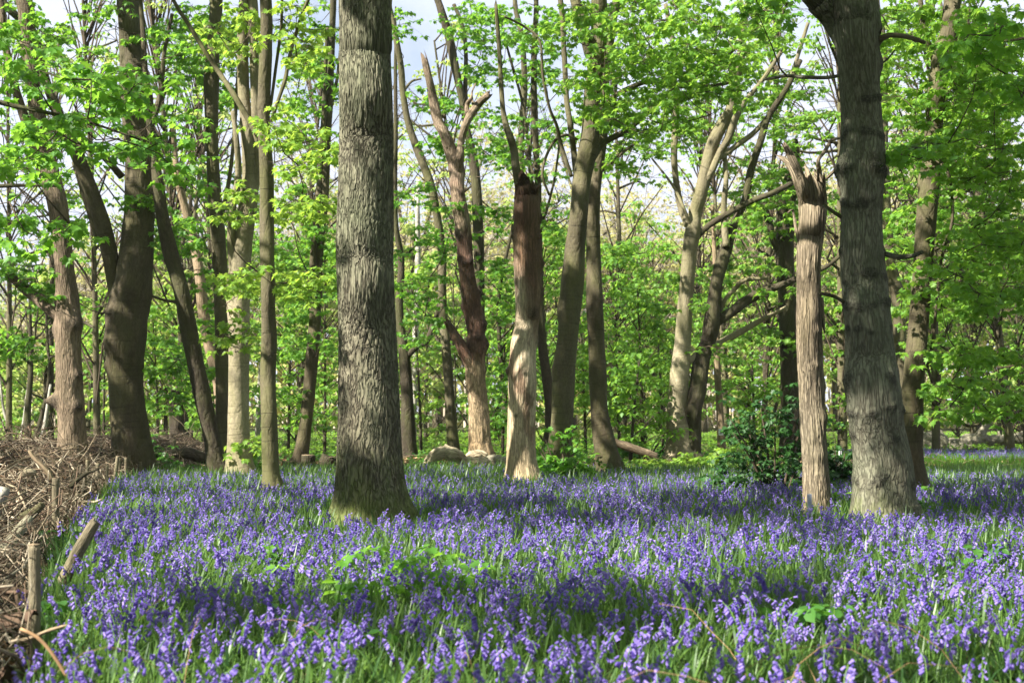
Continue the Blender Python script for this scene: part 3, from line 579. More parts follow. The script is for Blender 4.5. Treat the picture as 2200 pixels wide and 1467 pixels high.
tree('S', "sycamore_tree", "smooth brown trunk just behind the burred oak, forking near the top", "tree", 17.8, 'brown',
     [(1968, 1052, 66), (1966, 1020, 50), (1960, 960, 43), (1961, 845, 47), (1967, 769, 44), (1974, 693, 42), (1983, 560, 42), (1994, 420, 44), (2002, 343, 39), (2007, 267, 37), (2014, 191, 38), (2026, 115, 46), (2038, 76, 38), (2044, 30, 36), (2046, 0, 36)],
     [[(2016, 140, 20), (2000, 108, 15), (1988, 78, 12), (1981, 40, 11), (1977, 0, 11)],
      [(1990, 825, 8), (2010, 836, 7), (2060, 842, 6), (2120, 836, 5), (2170, 826, 4)], [(1988, 845, 8), (2004, 864, 8), (2030, 893, 8), (2056, 903, 7), (2080, 915, 6), (2100, 912, 6), (2120, 902, 5), (2168, 904, 4)],
      [(1990, 795, 7), (2005, 730, 7), (2012, 650, 6), (2022, 560, 6), (2045, 480, 6), (2046, 430, 6)], [(2046, 430, 6), (2040, 380, 7), (2022, 350, 8), (1995, 335, 10)], [(2046, 430, 6), (2100, 400, 6), (2160, 388, 5), (2215, 370, 4)]],
     mk_disp(0.15, 0.2, 5, 0, lump=0.05, burrs=[(4.95, PI, .12, .03)], ph=7, dd=.87), top=13)
tree('T', "sycamore_tree", "grey-green trunk glimpsed between the burred oak and the smooth brown trunk", "tree", 33, 'smooth',
     [(1945, 985, 34), (1940, 900, 30), (1935, 800, 28), (1932, 700, 28), (1928, 640, 28), (1916, 590, 30), (1906, 540, 30), (1900, 440, 28), (1896, 300, 24), (1895, 100, 20)], [], top=13)
# stump, poles and far named stems
tree('AA', "tree_stump", "short dark burred stump standing beyond the brushwood heap", "stump", 31, 'dark',
     [(380, 985, 44), (380, 950, 34), (379, 915, 32), (377, 880, 30), (375, 850, 26), (376, 838, 18)], [], mk_disp(.1, .2, 4, .01, (10, 4), .12, [(1.0, -1, .1, .06), (.6, PI, .1, .05)], ph=2), flare=.1)
tree('U', "sycamore_tree", "crooked dark trunk close against the oak's right edge, with an elbowed limb", "tree", 34, 'dark',
     [(878, 985, 36), (876, 900, 30), (873, 820, 26), (868, 760, 24), (860, 700, 18), (858, 640, 16), (862, 560, 14), (850, 480, 12), (848, 380, 12), (850, 280, 10)],
     [[(872, 768, 14), (895, 745, 13), (915, 735, 13), (930, 700, 12), (940, 672, 11), (944, 640, 8)], [(858, 560, 6), (880, 540, 6), (900, 520, 5)]], top=12)
tree('V', "birch_tree", "thin pale sunlit stem standing between the oak and the forked snag", "tree", 40, 'birch',
     [(888, 960, 12), (890, 860, 12), (892, 780, 13), (893, 700, 13), (896, 620, 12), (898, 540, 11), (897, 450, 10), (899, 388, 9)], [], flare=.05)
tree('W', "sycamore_tree", "slim brown pole trunk bearing a white notice", "tree", 34, 'wood',
     [(1552, 985, 20), (1549, 930, 17), (1545, 860, 15), (1541, 800, 14), (1540, 740, 13), (1538, 660, 11), (1536, 560, 10), (1530, 440, 8)], [], flare=.1)
for k, (xa, ya, xb, yb, w, D) in enumerate([(70, 985, 96, 915, 11, 38), (30, 960, 8, 880, 7, 40), (548, 985, 556, 860, 12, 42), (40, 960, 60, 830, 6, 40), (1300, 860, 1304, 770, 22, 36)]):
    lab = ["white-barked leaning birch stem beyond the burred red trunk", "pale thin curved stem at the far edge of the wood, beyond the stick pile", "white birch stem seen behind the slim straight trunk", "thin pale upright sapling stem beside the leaning birch", "rough brown snag half hidden in leaves behind the close pair"][k]
    P = np.array([PX(xa, ya, D), PX((xa + xb) / 2 + 2, (ya + yb) / 2, D), PX(xb, yb, D), PX(xb + (xb - xa) * (0.5 if k < 4 else 0), yb - (90 if k < 4 else 5), D)]); 
    P[0][2] = -0.05
    t = Tree("birch_tree" if k < 4 else "dead_tree_trunk", lab, "tree", P[0]); t.limb("trunk", P, np.array([1, .95, .85, .5 if k < 4 else .6]) * w / 2 / F_PX * D, M['birch' if k < 4 else 'wood'], 14, 0.15, mk_disp(.1, .2, lump=.06, ph=k)); T_['b%d' % k] = t

# ------------------------------------------------------------------ where sun and shade fall (decides which sprays the high crowns carry)
def uv(P): P = np.asarray(P, float); return P[..., :2] - P[..., 2:3] * (SV[:2] / SV[2])
LIT, DARK = [], []
SPOT = []
def lit(px, py, D, r, a=1.0):
    LIT.append((*uv(PX(px, py, D)), r, a)); SPOT.append((*uv(PX(px, py, D)), r * .85, PX(px, py, D)[2]))
def dark(px, py, D, r, a=1.0): LIT.append((*uv(PX(px, py, D)), r, -a))
def gp(px, py, h=0.3):
    D = (CAM_H - h) * F_PX / (py - 880); return PX(px, py, D)
def glit(px, py, rx, a=1.0): LIT.append((*uv(gp(px, py)), rx, a))
for y in (980, 900, 820, 740): lit(1105, y, 20.5, .55, 1.6)
lit(1125, 560, 20.5, .35, .8)
for y in (980, 900, 800, 720): lit(505, y, 22.4, .5, 1.3)
for y in (960, 880, 800, 720, 640, 540): lit(145, y, 21.8, .5, 1.3)
for y in (1060, 1000, 930, 860, 790, 720, 650, 600, 550, 500, 450, 400, 350): lit(1738, y, 14.7, .35, 1.1)
for y in (1080, 1000, 920, 860): lit(1838, y, 13.9, .28, 1.2)
for x, y in ((735, 700), (760, 690), (790, 720), (740, 640), (735, 760), (735, 180), (740, 120), (760, 230), (735, 330), (735, 420), (735, 860), (760, 900)): lit(x, y, 13.5, .3, 1.0)
for y in (960, 900, 640, 700, 100, 200): lit(570, y, 18.1, .35, .9)
for y in (640, 560, 300, 350, 200): lit(1965 + (640 - y) * .1, y, 17.6, .35, .9)
for x, y in ((1450, 900), (1458, 820), (1465, 740), (1472, 650), (1480, 560), (1500, 430), (1530, 320), (1450, 950)): lit(x, y, 30.8, .5, 1.1)
for y in (960, 900, 860): lit(1020, y, 28.7, .4, 1.0)
for x, y in ((940, 990), (990, 990), (1020, 1000)): lit(x, y, 26.5, .6, 1.2)
lit(920, 180, 28.8, .5); lit(1030, 225, 28.8, .5)
for x, y in ((290, 560), (290, 640), (285, 480), (290, 850), (300, 760), (300, 400)): dark(x, y, 23.8, .6, 1.2)
for x, y in ((440, 860), (420, 770), (460, 940)): dark(x, y, 23.1, .5, .9)
for x, y in ((800, 1000), (820, 900), (830, 800), (790, 1050), (820, 300), (790, 960)): dark(x, y, 13.6, .35, 1.2)
for y in (30, 100, 200, 280, 350, 430, 500, 580, 640, 700, 760): dark(1870, y, 13.9, .6, 1.5)
for y in (1050, 980, 900, 860): dark(1920, y, 13.9, .35, 1.2)
for y in (1000, 900, 820, 740): dark(1960, y, 17.6, .4, 1.2)
for y in (900, 800, 700, 600, 500): dark(1215, y, 22.3, .4, .6)
for y in (700, 800, 640): dark(1283, y, 23.3, .4, .8)
for x, y in ((990, 500), (1005, 600), (1020, 700)): dark(x, y, 29, .5, .8)
for x, y in ((1130, 480), (1140, 620)): dark(x, y, 20.7, .4, .5)
for x in range(330, 2200, 110): glit(x, 1022, 1.4, .9)
for x, y, r in ((350, 1130, 1.0), (450, 1120, 1.1), (560, 1110, 1.0), (650, 1120, .9), (520, 1170, .9), (620, 1170, .7), (700, 1160, .6), (830, 1140, .6), (920, 1130, .6), (1030, 1140, .8), (1050, 1170, .6), (1280, 1130, .6), (1340, 1180, .5), (1500, 1150, .7), (1560, 1160, .6), (2100, 1120, .8), (2150, 1180, .8), (2050, 1190, .6), (1900, 1150, .6), (1450, 1210, .4), (1150, 1200, .4), (930, 1190, .4)): glit(x, y, r, 1.2)
for x, y, r in ((420, 1400, .5), (620, 1390, .5), (700, 1420, .45), (500, 1340, .35), (1100, 1430, .4), (1200, 1420, .35), (1400, 1440, .3), (1480, 1420, .35), (1700, 1380, .5), (1800, 1420, .5), (1950, 1400, .6), (2080, 1420, .5), (1900, 1330, .5), (2050, 1300, .5), (2150, 1240, .5), (1760, 1450, .5), (2150, 1350, .5), (1280, 1400, .3), (1600, 1450, .4), (250, 1440, .4), (850, 1440, .4), (950, 1400, .3), (350, 1340, .4), (1750, 1320, .3), (1650, 1390, .4)): glit(x, y, r * 1.5, 1.1)
for x, y, r in ((300, 1250, .9), (450, 1260, .9), (600, 1280, .9), (750, 1290, .8), (900, 1260, .8), (1050, 1270, .7), (1200, 1280, .7), (1350, 1290, .7), (1500, 1270, .7), (1650, 1240, .6), (1800, 1280, .5), (1300, 1240, .6), (400, 1200, .5), (1200, 1100, .8), (1350, 1090, .8), (1600, 1280, .6), (1950, 1260, .5), (250, 1350, .5), (900, 1330, .5), (1050, 1360, .4), (1700, 1190, .5), (1300, 1340, .5), (1550, 1330, .45)): glit(x, y, r * .7, -.2)
for x, y in ((60, 1040), (120, 1000), (180, 1040), (240, 1000), (60, 1100), (30, 1000)): lit(x, y, 15, .9, 1.0)
lit(70, 1200, 6.8, .3, 1.2); lit(70, 1300, 6.8, .3, 1.2); lit(118, 1100, 12.4, .5, 1.2); lit(170, 1190, 8.9, .4, 1.2)
for x, y, D in ((1400, 100, 22.5), (1540, 120, 22.5), (1300, 120, 22.5), (1470, 220, 24), (1660, 180, 28), (1650, 320, 29), (2060, 100, 20), (2120, 260, 20), (2080, 480, 21), (2100, 640, 22), (2090, 800, 20), (150, 250, 14), (300, 120, 22), (640, 300, 22), (600, 560, 22)): LIT.append((*uv(PX(x, y, D)), 1.5, .8))

LIT = np.array(LIT); SPOT = np.array(SPOT)
def clear(P):
    """leaf whorls that do not stand in the way of the sun on a sunlit trunk"""
    q = uv(P); k = np.ones(len(P), bool)
    for a in range(0, len(P), 4000):
        s = slice(a, a + 4000); d2 = ((q[s, None] - SPOT[None, :, :2]) ** 2).sum(2) / SPOT[None, :, 2] ** 2
        k[s] = ~((d2 < 1) & (P[s, None, 2] > SPOT[None, :, 3] + .25)).any(1)
    return P[k]
def shade(q):
    """> 0 where the crowns overhead leave shade"""
    q = np.asarray(q, float)
    f = 0.45 * fbm(q[:, 0] * 0.42, q[:, 1] * 0.42, 5.2, 2) + 0.9 * fbm(q[:, 0] * 1.3, q[:, 1] * 1.3, 9.1, 2) + 1.9 * pn(q[:, 0] * 3.0, q[:, 1] * 3.0, 4.4) + 0.06 + .20 * (q[:, 1] < 24)
    f = f - 1.1 * np.clip((q[:, 1] - 33) / 14, 0, 1)
    d2 = ((q[:, None, :] - LIT[None, :, :2]) ** 2).sum(2) / LIT[None, :, 2] ** 2
    w = np.exp(-d2)
    s = (w * LIT[None, :, 3]).sum(1)
    return f - np.clip(s, -1.6, 1.6) * 1.3
def shade_sel(C, thr=0.0): return C[np.concatenate([shade(uv(C[i:i + 4000])) for i in range(0, len(C), 4000)]) > thr] if len(C) else C

# trees outside the picture whose crowns shade the glade
OFF = []
for i, (x, y) in enumerate([(-12, 6), (-9.5, 15), (-15, 14), (-13, 24), (-19, 20), (-7, 0.5), (-17, 3), (3.5, -4), (-2.5, -5), (9.5, 8), (-22, 10)]):
    t = Tree("sycamore_tree", "leafy sycamore at the edge of the glade whose crown shades the bluebells", "tree", (x, y), "sycamores round the edge of the glade")
    P = np.array([[x, y, -.1], [x + .1, y + .1, 3], [x + rng.normal(0, .3), y + .1, 7], [x + rng.normal(0, .5), y, 11], [x, y, 15]])
    t.limb("trunk", P, np.array([.28, .22, .19, .13, .03]) * (.5 if y < 1 else 1), M['smooth'], 20, 0.3, mk_disp(.2)); OFF.append(t)

# ------------------------------------------------------------------ leafy sprays seen in the picture
def region(D, px, py, rx, ry, n, dj=1.2):
    a = rng.random(n) * 6.283; q = np.sqrt(rng.random(n))
    X, Y, DD = px + rx * q * np.cos(a), py + ry * q * np.sin(a), D + rng.normal(0, dj, n)
    return np.array([PX(x, y, d) for x, y, d in zip(X, Y, DD)])
def limb_px(t, D, pts, mat='dark'):
    P, r = trace(D, pts); t.limb("branch", P, r, M[mat], 8, 0.15, mk_disp(0, 1, lump=.08, ph=pts[0][1]))
L0 = OFF[1]
limb_px(L0, 14, [(-700, 300, 40), (-400, 200, 26), (-150, 190, 16), (40, 230, 10), (180, 260, 6), (300, 300, 4)])
limb_px(L0, 14.5, [(-500, 420, 26), (-200, 420, 14), (0, 400, 9), (130, 400, 5)])
FOL = {
 L0: [('leaf', 14, [(90, 230, 130, 90, 11), (230, 250, 110, 120, 9), (60, 360, 90, 50, 5), (150, 170, 110, 60, 5), (30, 470, 60, 60, 5), (110, 500, 60, 40, 3), (300, 180, 60, 60, 3), (330, 330, 60, 40, 3), (40, 120, 60, 60, 3)], .135)],
 'A': [('leaf', 21.5, [(60, 60, 90, 60, 14), (80, 600, 60, 40, 7), (30, 740, 60, 30, 8), (20, 560, 40, 30, 5)], .13)],
 'B': [('leaf', 24.3, [(160, 60, 130, 70, 13), (380, 100, 80, 110, 15), (420, 300, 60, 90, 10), (290, 290, 50, 40, 3), (350, 420, 60, 60, 6), (180, 420, 70, 50, 3), (110, 640, 60, 30, 4), (400, 60, 80, 60, 12)], .12)],
 'C': [('leaf', 25.5, [(370, 560, 60, 60, 9), (345, 760, 60, 50, 12), (390, 820, 40, 60, 8), (340, 480, 50, 50, 8)], .12)],
 'E': [('leaf', 26.5, [(470, 120, 80, 120, 22), (430, 440, 70, 80, 12), (470, 740, 50, 90, 8)], .12)],
 'F': [('leaf_yellow', 21.6, [(540, 600, 50, 40, 8), (520, 440, 60, 60, 10), (500, 700, 50, 60, 7), (545, 930, 30, 40, 5), (500, 60, 60, 70, 10)], .12)],
 'G': [('leaf_yellow', 18, [(640, 330, 70, 40, 11), (660, 420, 60, 50, 10), (600, 610, 90, 40, 12), (620, 260, 50, 40, 6), (650, 60, 60, 80, 9)], .12)],
 'H': [('leaf', 29.5, [(650, 200, 60, 120, 20), (640, 480, 80, 90, 18), (690, 600, 60, 60, 10), (640, 720, 80, 60, 12), (690, 60, 40, 80, 9), (640, 860, 60, 50, 8)], .12)],
 'J': [('leaf', 31, [(900, 560, 60, 60, 9), (960, 480, 60, 60, 10), (960, 280, 50, 60, 8), (880, 60, 50, 50, 3), (900, 680, 60, 60, 12), (920, 420, 50, 40, 6)], .12)],
 'J2': [('leaf', 31, [(1000, 60, 80, 60, 14), (1060, 300, 60, 80, 12), (960, 200, 40, 40, 5), (1010, 130, 60, 40, 7)], .12)],
 'L2': [('leaf', 29, [(1110, 40, 80, 50, 14), (1180, 120, 60, 100, 14), (1190, 300, 50, 80, 10), (1100, 300, 60, 60, 7), (1180, 480, 50, 60, 8)], .12)],
 'L3': [('leaf', 32, [(1090, 120, 60, 80, 8), (1070, 620, 50, 70, 12), (1070, 460, 60, 50, 7), (1075, 850, 40, 90, 10)], .12)],
 'M': [('leaf_mid', 21.3, [(1330, 60, 130, 80, 24), (1440, 80, 120, 90, 26), (1300, 190, 90, 60, 11), (1430, 160, 120, 60, 14), (1250, 130, 60, 60, 7), (1400, 250, 100, 50, 11), (1560, 60, 120, 80, 24), (1540, 170, 90, 60, 18), (1290, 260, 50, 40, 6)], .12),],
 'M2': [('leaf_mid', 23.8, [(1370, 20, 140, 40, 16), (1360, 330, 80, 50, 12), (1330, 230, 80, 50, 8)], .12)],
 'N': [('leaf_mid', 32.2, [(1480, 230, 100, 60, 20), (1640, 140, 110, 100, 34), (1650, 300, 90, 90, 24), (1600, 420, 90, 70, 16), (1680, 460, 60, 60, 12), (1640, 580, 90, 60, 14), (1520, 620, 70, 70, 8), (1540, 720, 60, 40, 7), (1440, 300, 60, 50, 8), (1720, 230, 60, 90, 14), (1760, 420, 40, 60, 6), (1680, 720, 60, 40, 6)], .12)],
 'R': [('leaf', 15.2, [(1640, 30, 60, 50, 6), (1970, 330, 50, 60, 6)], .12)],
 'S': [('leaf_mid', 17.6, [(1960, 40, 70, 60, 14), (2000, 240, 90, 80, 14), (2100, 60, 90, 70, 20), (2120, 180, 90, 70, 20), (2060, 340, 80, 70, 16), (2140, 330, 70, 80, 16), (2150, 480, 70, 80, 18), (2060, 520, 70, 60, 12), (2070, 640, 70, 50, 12), (2160, 620, 60, 50, 10), (2060, 760, 70, 30, 11), (2100, 830, 80, 25, 12), (2050, 870, 50, 20, 5), (2130, 880, 50, 20, 4), (1930, 540, 40, 50, 5), (1940, 180, 40, 50, 6), (2170, 760, 40, 30, 5)], .12)],
 'T': [('leaf_mid', 30, [(1940, 480, 60, 90, 14), (2050, 420, 100, 80, 24), (2150, 560, 80, 80, 20), (2010, 620, 70, 60, 14), (1950, 700, 40, 60, 7), (2080, 250, 120, 90, 26), (1940, 280, 70, 80, 14), (2160, 120, 80, 80, 16), (1960, 90, 80, 80, 14)], .13)],
 'O': [],
}
for k, lst in FOL.items():
    t = T_[k] if isinstance(k, str) else k
    for leafm, D, regs, size in lst:
        C = np.vstack([region(D, *g) for g in regs])
        t.foliage(C, r=.42 if D < 26 else .5, m=10 if D > 17 else 8, k=5, size=size * (.86 if D < 26 else 1.0), leaf=leafm)
del FOL
# a dark near branch dipping in at the top corner
t = OFF[9]; limb_px(t, 11.5, [(3300, 120, 30), (2800, 60, 18), (2400, 60, 12), (2150, 90, 5)])
t.foliage(np.vstack([region(11.5, 2130, 70, 80, 60, 6, .5), region(11.5, 2190, 170, 40, 50, 4, .4)]), .35, 6, 5, .11, leaf='leaf')

# ------------------------------------------------------------------ crowns above the picture, unseen sprays put where shade is wanted
CR = [t for k, t in T_.items() if t.live] + [T_['I'], T_['D']] + OFF
T_['D'].live = False; CR.remove(T_['D'])
bx = np.array([t.base[:2] for t in CR])
N0 = 30000
Q = np.column_stack([rng.uniform(-15, 30, N0), rng.uniform(1.5, 52, N0)]); H = rng.uniform(7.5, 14.5, N0)
near = Q[:, 1] < 30
keep = (near | (rng.random(N0) < .5)) & (shade(Q) > 0.0)
Q, H = Q[keep], H[keep]
C = np.column_stack([Q + H[:, None] * (SV[:2] / SV[2]), H])
px, py, dep = proj(C)
mrg = 60 + 1400 / np.maximum(dep, 1)
vis = (dep > 0.5) & (px > -mrg) & (px < 2200 + mrg) & (py > -mrg) & (py < 1500)
C = C[~vis]
own = np.argmin(((C[:, None, :2] - bx[None]) ** 2).sum(2), 1)
for i, t in enumerate(CR):
    c = C[own == i]
    if len(c) == 0: continue
    T = spray_points(c, np.full(len(c), .42), 7).reshape(-1, 3); T = T[np.concatenate([shade(uv(T[a:a + 4000])) > 0 for a in range(0, len(T), 4000)])]
    if len(T) < 5: continue
    e_ = T[::3] + rng.normal(0, .18, (len(T[::3]), 3)); twigs(t.crown, T[::3], e_, 0.006, 1)
    tufts(t.crown, clear(T.reshape(-1, 3)), .17, 4, DIAM)
    t.leafm = t.leafm or 'leaf'
    sk = np.vstack(t.skel)[:, :3]; sk = sk[sk[:, 2] > 4] if (sk[:, 2] > 4).any() else sk   # a few boughs carry them
    for j in rng.choice(len(c), min(len(c), 14), replace=False):
        a = sk[np.argmin(np.linalg.norm(sk - c[j], axis=1) + np.maximum(0, sk[:, 2] - c[j][2]))]; b = c[j]
        P = a + (b - a) * np.linspace(0, 1, 5)[:, None] + np.array([0, 0, .5]) * np.sin(np.linspace(0, PI, 5))[:, None]
        a1, b1, _ = proj(P)
        if ((a1 > -30) & (a1 < 2230) & (b1 > -30)).any(): continue
        tube(t.crown, P, np.linspace(.05, .012, 5), 6, .4, mat=1)

# ------------------------------------------------------------------ understorey and the wood beyond
def small_tree(name, label, cat, group, x, y, h, r, leafm, size, n, stem=.05, mat='dark', tmpl=DIAM, m=8, zlo=.18, flat=1.0, lean=0.3, kk=4):
    t = Tree(name, label, cat, (x, y), group)
    k = 5; zz = np.linspace(-.08, h * .95, k); P = np.column_stack([x + np.linspace(0, 1, k) ** 1.5 * rng.normal(0, lean), y + np.linspace(0, 1, k) * rng.normal(0, lean), zz])
    t.limb("trunk", P, np.linspace(stem, stem * .25, k), M[mat], 8, .35)
    a = rng.random(n) * 6.283; q = rng.random(n) ** .6; z = h * (zlo + (1 - zlo) * rng.random(n) ** .85)
    prof = np.sin(np.clip((z / h - zlo) / (1 - zlo), 0, 1) ** .7 * PI) ** .6
    C = np.column_stack([P[-1][0] * .5 + x * .5 + r * prof * q * np.cos(a) * flat, y + r * prof * q * np.sin(a), z])
    A = np.column_stack([np.interp(z - .2 * h * q, zz, P[:, 0]), np.interp(z - .2 * h * q, zz, P[:, 1]), np.maximum(z - .22 * h * q, .1)])
    twigs(t.crown, A, C, .012 * max(1, h / 5), 1, -.06)
    T = spray_points(C, np.full(n, .38), m).reshape(-1, 3)
    tufts(t.crown, T, size, kk, tmpl); t.leafm = leafm; t.live = True
    return t
GU = "young trees of the understorey"
UL = {'leaf': "leafy green young tree in the understorey beyond the bluebells", 'leaf_deep': "dark green young tree in the understorey beyond the bluebells", 'leaf_yellow': "yellow-green young tree in the understorey beyond the bluebells"}
und = [(1180, 35, 6.2, 1.9, 'leaf', 95), (1330, 36, 6.0, 2.0, 'leaf', 120), (1380, 33, 4.6, 1.6, 'leaf', 75), (1260, 38, 6.5, 2, 'leaf', 80), (1080, 37, 5.0, 1.7, 'leaf', 70), (1420, 40, 6.5, 1.8, 'leaf', 70), (1350, 31, 2.6, 1.2, 'leaf', 40),
       (700, 36, 6.0, 1.9, 'leaf', 90), (620, 39, 6.0, 2, 'leaf', 80), (905, 38, 5.5, 1.6, 'leaf_yellow', 45), (800, 40, 7.5, 2.4, 'leaf', 60), (400, 38, 5.5, 1.8, 'leaf_yellow', 80), (345, 34, 4.0, 1.4, 'leaf', 60), (530, 42, 7, 2.2, 'leaf', 70), (230, 44, 5.5, 2, 'leaf', 60),
       (60, 46, 5.0, 2.2, 'leaf', 55), (1620, 38, 4.0, 1.6, 'leaf', 55), (1800, 38, 5, 1.8, 'leaf', 50), (1920, 40, 6, 2.0, 'leaf', 60), (2080, 46, 6.8, 2.6, 'leaf', 70), (2190, 40, 7.4, 2.2, 'leaf', 80), (1500, 46, 6, 2, 'leaf', 55), (450, 32, 3.6, 1.1, 'leaf', 40), (980, 44, 6.5, 2.4, 'leaf', 60), (1700, 46, 6.0, 2.4, 'leaf', 55)]
for px_, D, h, r, lm, n in und:
    p = PX(px_, 900, D); small_tree("young_tree", UL[lm], "tree", GU, p[0], p[1] + rng.normal(0, .3), h, r, 'leaf_mid' if lm == 'leaf' else lm, .14, int(n * .75), .05)  # paler leaf puts sunlight into the understorey's colour
for i in range(30):      # middle distance
    px_ = -40 + i * 78 + rng.normal(0, 25); D = rng.uniform(46, 62); p = PX(px_, 900, D)
    h = rng.uniform(6.5, 10.5) if px_ > 350 else rng.uniform(4, 6.5)
    small_tree("young_tree", "sunlit yellow-green tree of the wood's far middle, crown reaching down to the ground", "tree", "bushy trees in the middle distance", p[0], D, h, rng.uniform(2.2, 3.2), 'leaf_lime_lit' if i % 3 else 'leaf_mid', .22, 55, .09, m=7, zlo=.05)
for i, (px_, D, n) in enumerate([(20, 40, 40), (110, 46, 40), (210, 38, 60), (400, 37, 80), (470, 48, 80), (640, 50, 90), (830, 46, 30), (1020, 44, 55), (1180, 48, 70), (1340, 50, 45), (1560, 48, 60), (1640, 40, 90), (1810, 38, 80), (1930, 44, 100), (2010, 36, 110), (2090, 48, 100), (2170, 38, 110), (1500, 52, 50)]):
    p = PX(px_, 900, D); h = rng.uniform(14, 17)
    t = small_tree("tall_tree", "tall slender leafy tree reaching out of sight behind the nearer trunks", "tree", "tall leafy trees behind the glade", p[0], D, h, 2.6, ['leaf_mid', 'leaf_lime_lit'][i % 2], .13, int(n * (1.15 if px_ < 1100 else .8)), rng.uniform(.10, .16), mat=['smooth', 'dark'][i % 2], zlo=.2, m=9, lean=.8)
    sk = np.vstack(t.skel)
    for b in range(9):
        z0 = rng.uniform(.22, .8) * h; s0 = np.array([np.interp(z0, sk[:, 2], sk[:, q]) for q in range(3)]); a = rng.random() * 6.283; l = rng.uniform(.9, 2.8); d = np.array([math.cos(a), math.sin(a) * .7, rng.uniform(.0, 1.0)]); d /= np.linalg.norm(d)
        Q_ = np.array([s0, s0 + d * l * .4 + rng.normal(0, .14, 3), s0 + d * l * .75 + rng.normal(0, .2, 3), s0 + d * l + [0, 0, .2]]); t.limb("branch", Q_, np.array([.05, .04, .025, .008]), M['dark'], 6, .3)
        A = Q_[rng.integers(1, 4, 14)]; v = rng.normal(size=(14, 3)) * [1, .8, .8] + [0, 0, .4]; twigs(t.crown, A, A + v * rng.uniform(.3, .9, (14, 1)), .011, 1)
bigs = [(20, 84, 10), (150, 80, 11), (250, 76, 12), (400, 82, 17), (520, 74, 17), (650, 80, 19), (850, 78, 17), (940, 74, 18), (1030, 82, 19), (1130, 76, 18), (1230, 84, 20), (1330, 78, 14.5), (1420, 82, 13), (1510, 76, 15), (1600, 84, 18), (1700, 78, 18), (1800, 82, 17), (1900, 80, 19), (2000, 76, 20), (2100, 84, 20), (2190, 78, 18)]
for i, (px_, D, h) in enumerate(bigs):
    p = PX(px_, 900, D); x, y = p[0], D
    t = Tree("oak_tree", "tall pale oak just breaking into bud behind the green understorey", "tree", (x, y), "budding oaks at the back of the wood")
    r0 = .3; P = np.array([[x, y, -.1], [x + rng.normal(0, .2), y, h * .35], [x + rng.normal(0, .5), y, h * .65], [x + rng.normal(0, .7), y, h * .97]])
    t.limb("trunk", P, np.array([r0, r0 * .75, r0 * .45, .04]), M['smooth'], 10, .8)
    for b in range(7):
        z0 = h * rng.uniform(.25, .6); a = rng.random() * 6.283; l = h * rng.uniform(.25, .4)
        s0 = np.array([np.interp(z0, P[:, 2], P[:, 0]), y, z0]); d = np.array([math.cos(a), math.sin(a) * .6, .35])
        B = np.array([s0, s0 + d * l * .5 + [0, 0, .2], s0 + d * l + np.array([0, 0, h * .12])]); t.limb("branch", B, np.array([.12, .08, .02]), M['smooth'], 6, .6)
    sk = np.vstack(t.skel)[:, :3]; sk = sk[sk[:, 2] > h * .25]; n = 1100
    A = sk[rng.integers(0, len(sk), n)]; v = rng.normal(size=(n, 3)) * [1, 1, .8] + [0, 0, .25]; v /= np.linalg.norm(v, axis=1)[:, None]
    B = A + v * rng.uniform(.8, 2.6, (n, 1)); twigs(t.crown, A, B, .014, 1)
    A2 = B[rng.integers(0, n, n * 3)]; v = rng.normal(size=(n * 3, 3)); v /= np.linalg.norm(v, axis=1)[:, None]; B2 = A2 + v * rng.uniform(.5, 1.3, (n * 3, 1)); twigs(t.crown, A2, B2, .009, 1)
    tufts(t.crown, np.vstack([B, B2])[::2], .2, 4, DIAM); t.leafm = 'leaf_tan' if i % 4 else 'leaf_yellow'; t.far = True
# slender stems standing in the mid wood
for i in range(20):
    D = rng.uniform(36, 68); px_ = rng.uniform(-20, 2220); 
    if i < 12: px_ = rng.uniform(-20, 420)
    p = PX(px_, 900, D); h = rng.uniform(7, 13) if px_ > 300 else rng.uniform(4, 8); x = p[0]
    t = Tree("young_tree", "thin bare stem standing among the leaves deep in the wood", "tree", (x, D), "slender stems deep in the wood")
    k = 5; P = np.column_stack([x + np.cumsum(rng.normal(0, .22, k)), D + np.cumsum(rng.normal(0, .15, k)), np.linspace(-.1, h, k)]); r0 = rng.uniform(.05, .13)
    t.limb("trunk", P, np.linspace(r0, r0 * .3, k), M[['dark', 'smooth', 'dark', 'smooth'][i % 4]], 8, .4)
    for b in range(4):
        z0 = rng.uniform(.3, .85) * h; s0 = np.array([np.interp(z0, P[:, 2], P[:, q]) for q in range(3)]); d = np.array([rng.normal(0, 1), rng.normal(0, .5), rng.uniform(.2, .9)]); d /= np.linalg.norm(d)
        l = rng.uniform(.8, 2.2); t.limb("branch", np.array([s0, s0 + d * l * .5, s0 + d * l + [0, 0, .3 * l]]), np.array([r0 * .4, r0 * .25, .01]), M['dark'], 5, .3)
for t in Tree.all:
    if t.crown.n:
        t.crown.build("crown", [M[t.leafm or 'leaf'], M['fine_twig' if getattr(t, 'far', False) else 'twig']], t.root, t.base)

# the far edge of the wood, one mass of leaves
mb = MB(); n = 5200; X = rng.uniform(-62, 62, n); Y = rng.uniform(92, 118, n); top = 12 + 5 * fbm(X * .09, 3.1, .5, 2) + np.clip((X + 20) * .12, -4, 4)
P = np.column_stack([X, Y, top * rng.random(n) ** .8]); tufts(mb, P, .9, 4, DIAM, spread=.6, droop=(-.5, 1.2)); b0 = P[::9].copy(); b0[:, 2] = 0; twigs(mb, b0, P[::9], .10, 1)
tag(mb.build("distant_wood", [M['leaf_tan'], M['fine_twig']]), kind='stuff', label="pale green mass of leaves closing the far side of the wood")
